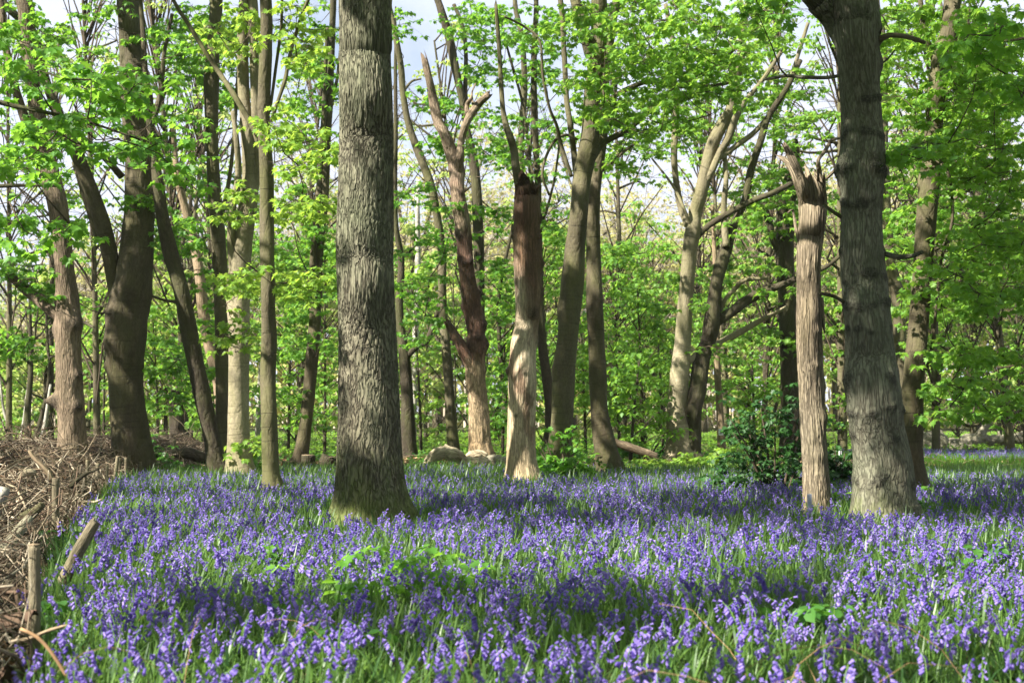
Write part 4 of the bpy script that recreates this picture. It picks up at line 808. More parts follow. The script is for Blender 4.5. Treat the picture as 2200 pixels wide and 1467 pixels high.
# low green growth beyond the bluebells
mb = MB(); n = 15000; Y = 24.5 + 47 * rng.random(n) ** 1.3; X = rng.uniform(-.44, .44, n) * Y
hh = np.clip(.13 + .22 * (fbm(X * .4, Y * .4, 2, 2) + .3), .03, .6) * (1 - .75 * np.exp(-((Y - 28.4) / 1.6) ** 2) * (X < 3.5)) * np.where((X > 8.2) & (Y < 38), .25, 1)
kk_ = (Y > 31) | (rng.random(n) < .25 + .5 * (fbm(X * .9, Y * .9, 7, 2) > .15)); X, Y, hh = X[kk_], Y[kk_], hh[kk_]; n = len(X)
P = np.column_stack([X, Y, hh * rng.random(n) + gz(X, Y)]); tufts(mb, P, .11, 4, DIAM, droop=(-.6, .8)); mb.m[-1] = np.where(np.repeat(np.repeat(Y < 34, 4), 2), 2, 0)
P2 = P[::3].copy(); P2[:, 2] = 0; twigs(mb, P2, P[::3] + [0, 0, .05], .004, 0)
n = 9000; Y = rng.uniform(24.5, 36, n); X = rng.uniform(7.6, 16, n); P = np.column_stack([X, Y, gz(X, Y)]); twigs(mb, P, P + np.column_stack([rng.normal(0, .04, n), rng.normal(0, .04, n), rng.uniform(.12, .26, n)]), .008, 0)
tag(mb.build("undergrowth", [M['leaf_mid'], M['twig'], M['leaf_deep']]), kind='stuff', label="low green plants and grass covering the floor beyond the bluebells")

# ------------------------------------------------------------------ bluebells
HE = np.array([(-1.85, 4.0), (-2.32, 6.2), (-2.75, 7.2), (-3.4, 9.2), (-4.35, 12.5), (-5.35, 16.5), (-6.2, 20), (-6.8, 24), (-6.5, 28), (-6.1, 31)])
def hedge_x(y): return np.interp(y, HE[:, 1], HE[:, 0])

def mb_template(b):
    return (np.concatenate(b.v), np.concatenate(b.l), np.concatenate(b.t), np.concatenate(b.m))
def blade(b, a, L, w, arch, k=4, mat=0):
    t = np.linspace(0, 1, k + 1); r = L * (t - .0) * np.sin(arch) * (0.35 + .65 * t); z = L * t * np.cos(arch * (0.4 + .9 * t))
    ww = w * np.sin(np.clip(t * .92 + .12, 0, 1) * PI) ** .6; ww[-1] = 0.0005
    c, s = math.cos(a), math.sin(a); V = []
    for i in range(k + 1):
        for sg in (-1, 1): V.append((r[i] * c - sg * ww[i] * s, r[i] * s + sg * ww[i] * c, z[i] + abs(0) - (0)))
    f = []
    for i in range(k): f += [2 * i, 2 * i + 1, 2 * i + 3, 2 * i + 2]
    b.add(V, f, [4] * k, mat)
def bell(b, P, d, L, r, ns, lod, mat=1):
    d = np.array(d, float); d /= np.linalg.norm(d); a = np.array([0, 0, 1.0]) if abs(d[2]) < .9 else np.array([1.0, 0, 0])
    n = np.cross(d, a); n /= np.linalg.norm(n); m = np.cross(d, n); ph = random.random() * 6
    prof = {0: [(0, .35), (.15, .9), (.7, 1.0), (.92, 1.45), (.86, 2.1)], 1: [(0, .5), (.6, 1.1), (1, 1.9)], 2: [(0, .7), (1, 1.7)]}[lod]
    V = []
    for i, (t, rr) in enumerate(prof):
        for q in range(ns):
            an = ph + q * 2 * PI / ns; k = rr * r
            if lod == 0 and i >= 3 and q % 2: k *= .62
            V.append(P + d * L * t + (n * math.cos(an) + m * math.sin(an)) * k)
    f = []
    for i in range(len(prof) - 1):
        for q in range(ns): f += [i * ns + q, i * ns + (q + 1) % ns, (i + 1) * ns + (q + 1) % ns, (i + 1) * ns + q]
    b.add(V, f, [4] * (len(f) // 4), mat)
def bluebell_shapes(lod):
    """stem, flowers and leaves of one bluebell, as three accumulators"""
    st, fl, lv = MB(), MB(), []
    H = random.uniform(.27, .38); nod = random.uniform(.02, .055); k = 7
    t = np.linspace(0, 1, k); px_ = nod * np.clip((t - .55) / .45, 0, 1) ** 1.8 * 1.6; pz = H * t - .012 * np.clip((t - .8) / .2, 0, 1) ** 2 * 2
    S = np.column_stack([px_ + .012 * np.sin(t * 3), t * 0, pz])
    tube(st, S if lod < 2 else S[::3], np.linspace(.0032, .0016, k if lod < 2 else 3) * (1.0 if lod < 2 else 1.5), [6, 4, 3][lod], 1.0, cap=False, mat=0)
    nb = random.randint(7, 12) if lod < 2 else random.randint(6, 8)
    for i in range(nb):
        u = .70 + .30 * i / (nb - 1); P = np.array([np.interp(u, t, S[:, q]) for q in range(3)])
        az = random.gauss(0, .85) + (PI if random.random() < .12 else 0); ln = .016 - .006 * (i / nb)
        d = np.array([math.cos(az) * .8, math.sin(az) * .8, -.15 - .75 * (1 - i / nb * .6)]); q = P + np.array([math.cos(az), math.sin(az), .15]) * ln * .6
        if i == nb - 1: d = np.array([.6, 0, .2])
        if lod == 0: tube(st, np.array([P, q]), np.array([.001, .001]), 3, 1.0, cap=False)
        L = random.uniform(.024, .030) * (1.05 - .28 * i / nb); R = L * .215
        bell(fl, q, d, L * (1.0 if lod == 0 else .88 if lod == 1 else 1.05), R * (1.0 if lod < 2 else 1.2), [8, 5, 3][lod], lod)
    for i in range([4, 3, 2][lod]):
        b = MB(); blade(b, random.random() * 6.28, random.uniform(.18, .30), random.uniform(.005, .0085) * [1, 1.1, 1.5][lod], random.uniform(.35, 1.15), [6, 4, 2][lod]); lv.append(b)
    return st, fl, lv
def join(st, fl, lv):
    o = MB()
    for b, m in [(st, 0), (fl, 1)] + [(x, 2) for x in lv]:
        V, L, T, Mx = mb_template(b); o.add(V, L, T, m)
    return mb_template(o)
TM = {l: [join(*bluebell_shapes(l)) for _ in range([12, 16, 12][l])] for l in range(3)}
bmats = [M['stem'], M['bell'], M['blade']]

def flower_field(n, y0, y1, xf, dens=lambda x, y: np.ones_like(x)):
    y = np.sqrt(rng.uniform(y0 * y0, y1 * y1, n)); x = rng.uniform(-1, 1, n) * (xf * y + .6)
    k = rng.random(n) < dens(x, y); return x[k], y[k]
def bdens(x, y):
    f = .88 + 1.1 * fbm(x * .8, y * .8, 4, 2) + 1.2 * pn(x * 2.6, y * 2.6, 1)
    f = np.clip(f, .07, 1)
    hx = hedge_x(y); f = f * np.clip((x - hx - .05) / .35, 0, 1)
    edge = np.where(x > 6.6, 23.8, 24.6) + .6 * pn(x * .7, 2.2, 0)
    f = np.where(y < edge, f, np.where((y > 30.5) & (y < 36.5) & (x > 9), .8 * (y - 30) / 6, 0.0))
    f = np.where((x > 7.6) & (y > 22.0) & (y < 27), f * .5, f)
    for t in Tree.all:
        d = np.hypot(x - t.base[0], y - t.base[1]); rr = .85 if t.name == 'oak_tree' else .45 if t.name == 'dead_tree_trunk' else .3
        if t.base[1] < 28: f = np.where(d < rr, f * .12 * (d > .35), f)
    return f
A_ = .41 * (37 ** 2 - 3.6 ** 2) + 40
x, y = flower_field(int(A_ * 86), 3.6, 37, .41, bdens)
near_n = 290
z = gz(x, y); pxx, pyy, dep = proj(np.column_stack([x, y, z + .3]))
seen = (pxx > 5) & (pxx < 2195) & (pyy < 1462)
o = np.argsort(np.where(seen, y, 1e9))[:near_n]; single = np.zeros(len(x), bool); single[o] = True
mb = MB(); nodang = math.radians(0)
for lod, (a, b) in enumerate([(0, 8.0), (8.0, 14.5), (14.5, 99)]):
    sel = np.where((y >= a) & (y < b) & ~single)[0]; tv = rng.integers(0, len(TM[lod]), len(sel))
    for k in range(len(TM[lod])):
        s = sel[tv == k]
        if len(s): inst(mb, TM[lod][k], np.column_stack([x[s], y[s], z[s]]), rott(rng.random(len(s)) * 6.283), rng.uniform(.60, 1.14, len(s)) * (1 - .22 * np.clip((y[s] - 15) / 7, 0, 1)))
tag(mb.build("bluebell_carpet", bmats), kind='stuff', label="dense carpet of violet-blue bluebells spreading between the trees")
# the nearest bluebells, one by one
protos = []
for k in range(12):
    st, fl, lv = bluebell_shapes(0)
    r = thing("bluebell", (0, 0, 0), "bluebell with nodding violet-blue bells in the front rows of the carpet", "bluebell", "bluebells in the front rows")
    for b in [st]: b.build("stem", [M['stem']], r)
    fl.m = [np.zeros_like(q) for q in fl.m]; fl.a = [np.full(len(q), random.random()) for q in fl.v]; fl.build("flower_head", [M['bell']], r)
    for b in lv: b.build("leaf", [M['blade']], r)
    protos.append(r)
for j, i in enumerate(np.where(single)[0]):
    p = protos[j % 12]
    if j < 12: r = p
    else:
        r = p.copy(); COL.objects.link(r)
        for ch in p.children:
            c = ch.copy(); COL.objects.link(c); c.parent = r
    r.location = (x[i], y[i], z[i]); r.rotation_euler = (random.gauss(0, .15), random.gauss(0, .15), random.random() * 6.283); s = random.uniform(.72, 1.15); r.scale = (s, s, s)

# grass and bluebell leaves between the flowers
mb = MB(); n = 44000; yy = np.sqrt(rng.uniform(3.6 ** 2, 24.8 ** 2, n)); xx = rng.uniform(-1, 1, n) * (.41 * yy + .5)
k = xx > hedge_x(yy) + .12; xx, yy = xx[k], yy[k]; Tb = []
for q in range(8):
    b = MB(); [blade(b, random.random() * 6.28, random.uniform(.14, .27), random.uniform(.004, .007), random.uniform(.2, 1.1), 3) for _ in range(4)]; Tb.append(mb_template(b))
for q in range(8):
    a, b = xx[q::8], yy[q::8]; inst(mb, Tb[q], np.column_stack([a, b, gz(a, b)]), rotz(rng.random(len(a)) * 6.283), rng.uniform(.7, 1.2, len(a)) * (1 + .02 * b), 0)
tag(mb.build("grass", [M['blade']]), kind='stuff', label="fresh green blades and bluebell leaves filling the gaps between the flowers")

# ------------------------------------------------------------------ small plants, stalks and fronds among the flowers
def frond(b, base, az, L, up, mat=0, dens=9):
    k = 10; t = np.linspace(0, 1, k); c, s = math.cos(az), math.sin(az); r = L * t * math.cos(up) ; z_ = L * (math.sin(up) * t - .45 * t ** 2 * .6)
    P = np.column_stack([base[0] + c * r, base[1] + s * r, base[2] + z_]); tube(b, P, np.linspace(.0025, .0008, k), 4, 1, cap=False, mat=mat)
    for i in range(1, k):
        w = L * .30 * math.sin(min(1, (1 - t[i]) * 1.3 + .05) * PI / 2)
        for sg in (-1, 1):
            e = P[i] + np.array([c * .3 - sg * s, s * .3 + sg * c, -.12]) * w
            m_ = 6
            for j in range(m_):
                q = P[i] + (e - P[i]) * (j + .5) / m_; l = w * .28 * (1 - j / m_) + .004; h = az + sg * PI / 2 * (1 if j % 2 else .0)
                R = leaf_R(np.array([az]), np.array([.2]), np.array([0.])); inst(b, OVAL, [q], R, l, mat); R = leaf_R(np.array([az + PI]), np.array([.2]), np.array([0.])); inst(b, OVAL, [q], R, l, mat)
def small(px_, py_, h=0.0): p = gp(px_, py_, h); p[2] = float(gz(p[0], p[1])); return p
ferns = [(1200, 1078, .35), (470, 1180, .22), (640, 1060, .4), (905, 1150, .3), (1000, 1130, .25), (2090, 1240, .25), (1870, 1110, .35), (1935, 1100, .35), (1560, 1410, .18), (1790, 1330, .2), (330, 1080, .3), (560, 1060, .35)]
fl_ = ["small green fern unfurling beside the bleached snag's foot", "pale green fern low among the bluebells in front of the brush heap", "bright fern clump at the foot of the slim straight trunk", "feathery green fern beside the oak's flared roots", "little fern in the flowers between the oak and the bleached snag", "small fern standing among flowers beyond the burred oak's clump", "fern at the foot of the burred grey oak", "second fern clump by the burred oak's roots, further out", "yellow-green fern shoot among the nearest flowers below the split snag", "tall fern shoot between flowers in front of the split snag", "fern at the edge of the stick heap near the stakes", "fern between the pale lit trunk and the slim trunk"]
for (px_, py_, L), lb in zip(ferns, fl_):
    p = small(px_, py_); t = thing("fern", p, lb, "fern")
    for q in range(5):
        b = MB(); frond(b, np.array([0, 0, 0]), q * 1.26 + random.random(), L * random.uniform(.8, 1.2), random.uniform(.7, 1.2)); b.build("frond", [M['leaf_yellow' if px_ in (640, 1560, 1790) else 'leaf']], t)
herbs = [(860, 1300, .34, 16), (790, 1330, .25, 9), (930, 1320, .3, 10), (1770, 1400, .25, 6), (640, 1380, .22, 5), (760, 1440, .2, 6), (1230, 1040, .5, 26), (1200, 1035, .6, 30), (2130, 1265, .3, 8), (600, 1240, .25, 6), (1880, 1120, .35, 12), (1420, 1030, .35, 16), (1470, 1030, .3, 16), (1530, 1032, .3, 14), (1350, 1035, .4, 14), (55, 1370, .2, 6), (95, 1200, .25, 8), (1960, 1130, .3, 8)]
hl = ["leafy green nettle clump in the dark flowers in front of the oak", "small broad-leaved plant beside the nettle clump, towards the brush heap", "second nettle clump, a little nearer the bleached snag's line", "broad green leaves among the flowers below the split snag", "young seedling among flowers below the slim trunk", "dark round-leaved plant near the lower edge of the flowers", "sycamore seedling clump between the bleached snag and the close pair", "leafy sycamore sapling at the foot of the close pair", "green leaves rising above flowers near the edge of the glade", "small green plant in the shaded flowers before the oak's mossy foot", "bramble at the burred oak's foot", "yellow-green bramble clump in front of the double trunk's foot", "bramble leaves in the middle of the row before the double trunk", "end bramble clump of the row, next to the dark bush", "green seedling clump at the near foot of the leaning fallen log", "seedling growing out of the leaf litter by the nearest stake", "bramble shoot in the brushwood by the second stake", "low plant beside the burred oak on the far side"]
for (px_, py_, h, n), lb in zip(herbs, hl):
    p = small(px_, py_); t = thing("leafy_plant", p, lb, "plant"); b = MB(); n = int(n * 1.6)
    w = .22 + .35 * (n > 16); C = np.column_stack([rng.normal(0, w * .6, n), rng.normal(0, w * .5, n), h * rng.uniform(.45, 1.1, n)])
    s_ = MB(); twigs(s_, C * [.3, .3, 0], C, .003, 0); s_.build("stem", [M['stem']], t); tufts(b, C, .085, 4, SYC if n > 16 else OVAL, droop=(-.1, .7)); b.build("foliage", [M['leaf_yellow' if 1400 < px_ < 1600 else 'leaf' if n > 12 else 'leaf_deep']], t)
# dead bracken and bramble stalks
b = MB()
for i in range(50):
    y0 = rng.uniform(4.8, 22) if i > 60 else rng.uniform(4.6, 7); x0 = rng.uniform(-.36, .40) * y0
    if x0 < hedge_x(y0) + .3 or (y0 < 7.5 and i % 3): continue
    if i < 14: x0, y0 = rng.normal(1.25, .22), rng.normal(5.4, .35)
    a = rng.random() * 6.28; L = rng.uniform(.3, .85); t = np.linspace(0, 1, 6)
    P = np.column_stack([x0 + math.cos(a) * L * t, y0 + math.sin(a) * L * t, .12 + rng.uniform(.12, .32) * np.sin(t * PI * rng.uniform(.6, 1)) + rng.normal(0, .012, 6)])
    tube(b, P, np.linspace(.0013, .0006, 6) * (1 + y0 * .04), 4, .2, cap=False)
tag(b.build("dead_bracken", [M['straw']]), kind='stuff', label="thin tan stalks of last year's bracken arching through the flowers")

# ------------------------------------------------------------------ dead hedge: stakes and a bank of brushwood
mb = MB(); ny = 90; ys = np.linspace(3.2, 31, ny); nx = 26
hx = hedge_x(ys); W = 2.2 + .05 * ys; H = .60 + .012 * np.minimum(ys, 20) + .08 * pn(ys * .6, 1.1, 0)
u = np.linspace(0, 1, nx); X = hx[:, None] + .03 - W[:, None] * u[None]; Y = np.repeat(ys[:, None], nx, 1)
Z = H[:, None] * np.clip(np.sin(np.clip(u * 1.5, 0, 1) * PI / 2) * (1 - .25 * u), 0, 1)[None] + .10 * fbm(X * 2, Y * 2, 0, 3) * (u[None] > .03) - .06 * (u[None] == 0)
i = np.arange(ny - 1)[:, None] * nx + np.arange(nx - 1)[None]
mb.add(np.stack([X, Y, Z], -1).reshape(-1, 3), np.stack([i, i + 1, i + nx + 1, i + nx], -1).reshape(-1), np.full((ny - 1) * (nx - 1), 4), 0)
def bank_z(x, y):
    h = .60 + .012 * np.minimum(y, 20) + .08 * pn(y * .6, 1.1, 0); uu = np.clip((hedge_x(y) - x) / (2.2 + .05 * y), 0, 1)
    return h * np.sin(np.clip(uu * 1.5, 0, 1) * PI / 2) * (1 - .25 * uu)
for i in range(7800):
    y0 = 3.5 + 26.5 * rng.random() ** 1.15; x0 = hedge_x(y0) - .02 - rng.random() ** 1.3 * 2.2; z0 = bank_z(x0, y0) * rng.uniform(.35, 1.0) + abs(rng.normal(0, .10))
    a = rng.normal(1.35, 1.0); e = rng.normal(0, .45); L = rng.uniform(.25, 1.1); k = 5; t = np.linspace(-.5, .5, k)[:, None]
    P = np.array([x0, y0, z0]) + np.array([math.cos(a) * .8, math.sin(a), e]) * L * t + np.cumsum(rng.normal(0, .05, (k, 3)), 0) + np.array([0, 0, 1]) * (.12 * L * (1 - 4 * t * t))
    P[:, 0] = np.minimum(P[:, 0], hedge_x(P[:, 1]) + .06); P[:, 2] = np.maximum(P[:, 2], .02)
    r0 = rng.choice([.003, .004, .006, .009, .014], p=[.42, .27, .17, .09, .05]); tube(mb, P, np.linspace(r0, r0 * .5, k), 4 if r0 < .009 else 7, .3, cap=r0 > .005, mat=[1, 2, 4, 5][int(rng.integers(0, 4))], var=.5)
n = 5200; y0 = 3.5 + 18 * rng.random(n) ** 1.2; x0 = hedge_x(y0) - .02 - rng.random(n) * 1.8; P = np.column_stack([x0, y0, bank_z(x0, y0) * rng.uniform(.5, 1.0, n) + .03])
inst(mb, OVAL, P, leaf_R(rng.random(n) * 6.28, rng.normal(0, .6, n), rng.normal(0, .7, n)), rng.uniform(.05, .11, n), 3)
tag(mb.build("brushwood", [M['litter'], M['twig'], M['stick_tan'], M['dry'], M['stick_pale'], M['stick_red']]), kind='stuff', label="long heap of tangled sticks and dead leaves held by a row of stakes")
st = [(72, 1412, 1170, 27, 6.9, 0), (118, 1172, 1027, 17, 12.5, 1), (180, 1070, 1015, 9, 18, 0), (186, 1080, 988, 8, 19, 0), (208, 1062, 995, 8, 20, 2), (241, 1062, 980, 8, 20.5, 3), (254, 1056, 984, 8, 21.5, 0), (269, 1050, 983, 7, 22, 0), (276, 1048, 978, 6, 22.5, 0), (300, 1046, 992, 6, 23, 0), (228, 1066, 1000, 6, 19.5, 0), (372, 1018, 944, 9, 27, 0), (164, 1120, 1060, 9, 15.5, 0), (160, 1100, 1008, 6, 17, 0), (330, 1030, 985, 6, 25, 0)]
sl = ["thick grey-brown stake, nearest and tallest of the hedge's row", "straight upright stake with a sawn top, second of the hedge's row", "short stake in the middle of the heap edge", "pale slim stake beside the short one at the heap's edge", "thin stake with bark peeling, left of the tilting one", "yellowish stake tilting to one side among the far stakes", "grey stake standing next to the tilting yellowish one", "short stake with a cut top, beyond the grey one", "very thin stake next to the short cut one", "slight stake where the heap bends towards the great fork", "slim stake behind the short pair at the heap's edge", "stake standing alone before the far heap near the dark leaning trunk", "low broken stake with a hollow splintered top", "thin tall stake close behind the broken hollow one", "last thin stake before the far heap"]
for (px_, yb, yt, w, D, mode), lb in zip(st, sl):
    a, b_ = PX(px_, yb, D), PX(px_ + (12 if mode == 3 else 2), yt, D); a[2] = -.1; ln = b_[0] - a[0]
    t = thing("wooden_stake", (a[0], a[1], 0), lb, "stake"); mb = MB(); r0 = w / 2 / F_PX * D
    tube(mb, np.array([a, (a + b_) / 2 + [.004, 0, 0], b_]) - [a[0], a[1], 0], np.array([r0 * 1.05, r0, r0 * .95]), 18, .03, mk_disp(0, 1, fur=r0 * .08, ff=(40, 4), lump=.07, ph=px_)); mb.build("stake_shaft", [M['stake']], t)
    mb = MB(); c = b_ - [a[0], a[1], 0]; tube(mb, np.array([c - [0, 0, .001], c + [0, 0, .004]]), np.array([r0 * .93, r0 * .88]), 16, 1); mb.build("cut_end", [M['wood']], t)
def log(name, label, cat, pts, D, mat, depth=None, disp=None, nseg=20, extra=()):
    P, r = trace(D, pts)
    t = thing(name, (P[0][0], P[0][1], max(0, P[0][2])), label, cat); o_ = np.array(t.location); mb = MB()
    tube(mb, P, r, nseg, .04, disp or mk_disp(0, 1, fur=0, lump=.10, ph=pts[0][0])); mb.build("log_body", [M[mat]], t, o_)
    for e in extra:
        Q, q = trace(D, e[1] if isinstance(e[0], str) else e); mb = MB(); tube(mb, Q, q, 12, .05, mk_disp(0, 1, lump=.15, ph=e[0][0] if not isinstance(e[0], str) else 1)); mb.build("broken_limb", [M[e[0] if isinstance(e[0], str) else mat]], t, o_)
    return t
log("wooden_stake", "split stake leaning over the flowers beside the thick near stake", "stake", [(118, 1300, 30), (140, 1240, 28), (165, 1190, 27), (190, 1145, 27), (205, 1120, 25)], 9.0, 'stake', disp=mk_disp(0, 1, fur=.006, ff=(30, 1.2), lump=.08, ph=4), extra=[[(160, 1190, 8), (182, 1150, 7), (203, 1112, 6)]])
log("cut_branch", "pale grey cut branch poking out of the heap at its lower end", "branch", [(-10, 1200, 26, -.2), (20, 1165, 25), (50, 1130, 23, .3), (62, 1115, 21, .4)], 9.5, 'greylog')
log("cut_branch", "whitish short log end standing in the heap near the picture's edge", "branch", [(-15, 1110, 26), (0, 1075, 26), (10, 1048, 24)], 11.5, 'birch')
log("cut_branch", "bleached curved piece of bark lying on top of the heap", "branch", [(38, 1030, 4), (50, 1018, 14), (62, 1014, 16), (76, 1014, 10)], 13, 'log')
log("cut_branch", "dark stick slanting up out of the heap towards the stakes", "branch", [(152, 1046, 12), (168, 1030, 9), (185, 1018, 7), (213, 1006, 4)], 14, 'dark')
log("cut_branch", "long arched bare branch looping over the top of the heap", "branch", [(12, 1040, 7), (14, 1008, 7), (36, 992, 7), (70, 980, 6), (92, 977, 5), (112, 988, 5), (124, 1005, 4)], 13.5, 'wood')
log("cut_branch", "reddish thick branch sloping down behind the second stake", "branch", [(62, 967, 6), (72, 982, 10), (92, 1002, 12), (106, 1018, 13), (112, 1034, 12)], 13.2, 'wood', extra=[[(100, 1008, 6), (84, 1008, 5), (60, 1009, 4), (40, 1008, 3)]])
log("cut_branch", "mossy curved log lying low in the heap below the second stake", "branch", [(20, 1140, 16), (50, 1110, 20), (76, 1098, 18), (92, 1082, 14)], 11.5, 'smooth')
log("cut_branch", "short white stick lying across the heap's edge by the flowers", "branch", [(165, 1076, 4), (190, 1078, 6), (205, 1078, 6), (219, 1072, 4)], 15.5, 'log')
log("cut_branch", "brown branch lying from the heap into the flowers", "branch", [(210, 1060, 5), (225, 1066, 8), (245, 1070, 6), (262, 1072, 3)], 17.5, 'wood')
log("cut_branch", "long tan branch curving along the ground past the nearest stake", "branch", [(44, 1350, 7), (80, 1368, 8), (110, 1400, 8), (135, 1438, 8), (160, 1480, 7)], 5.6, 'straw')
log("cut_branch", "grey stick lying beside the nearest stake", "branch", [(20, 1378, 8), (60, 1372, 8), (110, 1352, 7), (155, 1340, 5)], 6.2, 'wood')
for k, (px_, py_, w, rot, lb) in enumerate([(25, 1270, 60, .3, "curled slab of brown bark in the leaf litter behind the nearest stake"), (40, 1330, 80, -.2, "broad flake of reddish bark beside the nearest stake's foot"), (20, 1215, 50, .5, "small dark bark flake beneath the pale cut branch"), (10, 1450, 60, -.5, "rough bark piece in the near corner of the heap")]):
    D = 1.05 * F_PX / (py_ - 880); p = PX(px_, py_, D); n1, n2 = 14, 8; U, Vv = np.meshgrid(np.linspace(-1, 1, n1), np.linspace(-1, 1, n2)); s = w / 2 / F_PX * D
    X = U * s * 1.3 * (1 - .25 * Vv ** 2); Y = Vv * s * .6 * (1 - .3 * U ** 2); Z = .35 * s * (1 - Vv ** 2) + .1 * s * fbm(U * 2, Vv * 2, k, 2)
    V = np.concatenate([np.stack([X, Y, Z], -1).reshape(-1, 3), np.stack([X, Y, Z - .012], -1).reshape(-1, 3)]); i = np.arange(n2 - 1)[:, None] * n1 + np.arange(n1 - 1)[None]; f = np.stack([i, i + 1, i + n1 + 1, i + n1], -1).reshape(-1, 4)
    f = np.concatenate([f, f[:, ::-1] + n1 * n2]); mb = MB(); mb.add(V, f.ravel(), np.full(len(f), 4)); o_ = mb.build("bark_slab", [M['slab']]); o_.location = tuple(p); o_.rotation_euler = (.35, rot, rot * 2); tag(o_, lb, "bark")

# ------------------------------------------------------------------ logs, seats, notice, markers, bush
log("fallen_log", "gnarled pale fallen log curving along the ground before the forked snag", "log", [(872, 1012, 8, 1.5), (900, 1012, 14, .8), (918, 1000, 19), (934, 980, 22, -.2), (955, 972, 24, -.1), (978, 976, 25), (998, 988, 22, .1), (1014, 996, 26, -.1), (1030, 998, 24), (1046, 994, 14, .2)], 25.2, 'log', disp=mk_disp(0, 1, fur=.022, ff=(14, 2), lump=.16, ph=9, burrs=[(.5, -1.5, .12, .05), (.3, -2, .1, .05)]), nseg=48, extra=[[(974, 972, 20), (964, 964, 12), (956, 954, 3)], [(1024, 994, 20), (1032, 984, 10), (1036, 976, 3)], ['dark', [(950, 976, 22), (948, 968, 14), (958, 964, 5)]], [(1010, 1000, 20), (1000, 1012, 14), (1012, 1018, 6)]])
log("fallen_log", "thick grey log end with a dark split, between the pale log and bleached snag", "log", [(1044, 982, 8), (1054, 986, 22), (1074, 992, 30), (1092, 1001, 32), (1105, 1008, 30)], 25.6, 'greylog', nseg=28, disp=mk_disp(0, 1, fur=.02, ff=(4, .4), lump=.05, ph=4))
log("fallen_log", "short pale broken log resting against the forked snag's foot", "log", [(1000, 984, 10), (1012, 978, 18), (1030, 976, 20), (1046, 982, 16)], 26.5, 'log', nseg=28, disp=mk_disp(0, 1, fur=.02, ff=(12, 2), lump=.15, ph=2))
log("fallen_log", "low dark log lying along the ground from the oak towards the pale fallen log", "log", [(868, 1004, 14), (890, 1008, 16), (915, 1008, 14), (936, 1004, 10)], 25.8, 'dark', nseg=24, disp=mk_disp(0, 1, fur=.01, ff=(12, 2), lump=.1, ph=7))
log("fallen_log", "dark log lying behind the slanting trunk at the end of the stick heap", "log", [(372, 978, 18), (400, 974, 24), (432, 982, 24), (462, 992, 16)], 26.5, 'dark', nseg=24, disp=mk_disp(0, 1, fur=.01, ff=(12, 2), lump=.12, ph=5))
log("fallen_log", "sunlit log leaning down to the ground beyond the close pair", "log", [(1316, 948, 18), (1345, 958, 18), (1375, 968, 17), (1412, 980, 14)], 29.5, 'red')
log("fallen_tree", "long pale fallen trunk lying on the bank beyond the burred oak", "log", [(1978, 955, 44), (2010, 948, 48), (2030, 962, 40), (2060, 956, 38), (2095, 948, 34), (2130, 946, 26), (2165, 944, 24), (2230, 934, 26)], 42, 'greylog', nseg=30, disp=mk_disp(0, 1, fur=.04, ff=(3, .6), lump=.2, ph=6), extra=[[(2095, 945, 24), (2108, 930, 20), (2118, 918, 14), (2128, 905, 10)], [(2148, 938, 8), (2144, 926, 6)], [(2176, 936, 6), (2184, 948, 6)]])
for k, (px_, w, h, lb) in enumerate([(660, 30, 26, "dark round log seat standing beside the leaning brown trunk"), (702, 40, 22, "dark tilted log block next to the round log seat"), (618, 28, 12, "low dark stump between the slim trunk and the log seats")]):
    p = PX(px_, 1000, 28); p[2] = -.03; t = thing("log_seat", p, lb, "stump"); r0 = w / 2 / F_PX * 28; H_ = (h + 10) / F_PX * 28; mb = MB()
    tube(mb, np.array([[0, 0, 0], [.01, 0, H_ * .5], [.02 + (k == 1) * .06, 0, H_]]), np.array([r0 * 1.05, r0, r0]), 24, .04, mk_disp(0, 1, fur=.008, lump=.06, ph=k)); mb.build("bark", [M['dark']], t)
    mb = MB(); tube(mb, np.array([[.02 + (k == 1) * .06, 0, H_ + .001], [.02 + (k == 1) * .06, 0, H_ + .012]]), np.array([r0 * .97, r0 * .9]), 24, 1); mb.build("cut_top", [M['wood']], t)
def box(name, c, s, mat, parent=None, bev=.004, rot=0, label=None, cat=None):
    mb = MB(); a, b_, h = [q / 2 for q in s]; e = min(bev, a * .5, b_ * .5, h * .5); V = []
    for zz, k in ((-h, e), (-h + e, 0), (h - e, 0), (h, e)):
        for x_, y_ in ((-a + k, -b_ + k), (a - k, -b_ + k), (a - k, b_ - k), (-a + k, b_ - k)): V.append((x_, y_, zz))
    f = [3, 2, 1, 0, 12, 13, 14, 15]
    for i in range(3):
        for q in range(4): f += [i * 4 + q, i * 4 + (q + 1) % 4, i * 4 + 4 + (q + 1) % 4, i * 4 + 4 + q]
    mb.add(V, f, [4] * 14); o_ = mb.build(name, [mat], parent, smooth=False); o_.location = tuple(c); o_.rotation_euler = (0, rot, 0)
    return tag(o_, label, cat)
p = PX(1549, 928, 33.78); s = 33.78 / F_PX
nb = thing("notice", p, "small white notice fixed to the slim brown pole trunk", "sign")
box("notice_board", (0, 0, 0), (10.5 * s, .006, 13.5 * s), M['white'], nb); box("printed_panel", (0, -.0042, 0), (5.5 * s, .003, 8 * s), M['notice_grey'], nb, .001)
p = PX(1805, 980, 19.5); t = thing("marker_post", (p[0], p[1], 0), "white notched marker post half hidden in the dark leaves beside the burred oak", "post")
box("post_shaft", (0, 0, .33), (.035, .02, .72), M['white'], t)
for k in range(4): box("black_band", (0.002 * (k % 2), -.0115, .36 + k * .085), (.037, .004, .018), M['notice_grey'], t, .001, rot=.5)
p = gp(1741, 1132, 0.0); D = 1.3 * F_PX / 265; p = PX(1741, 1110, D)
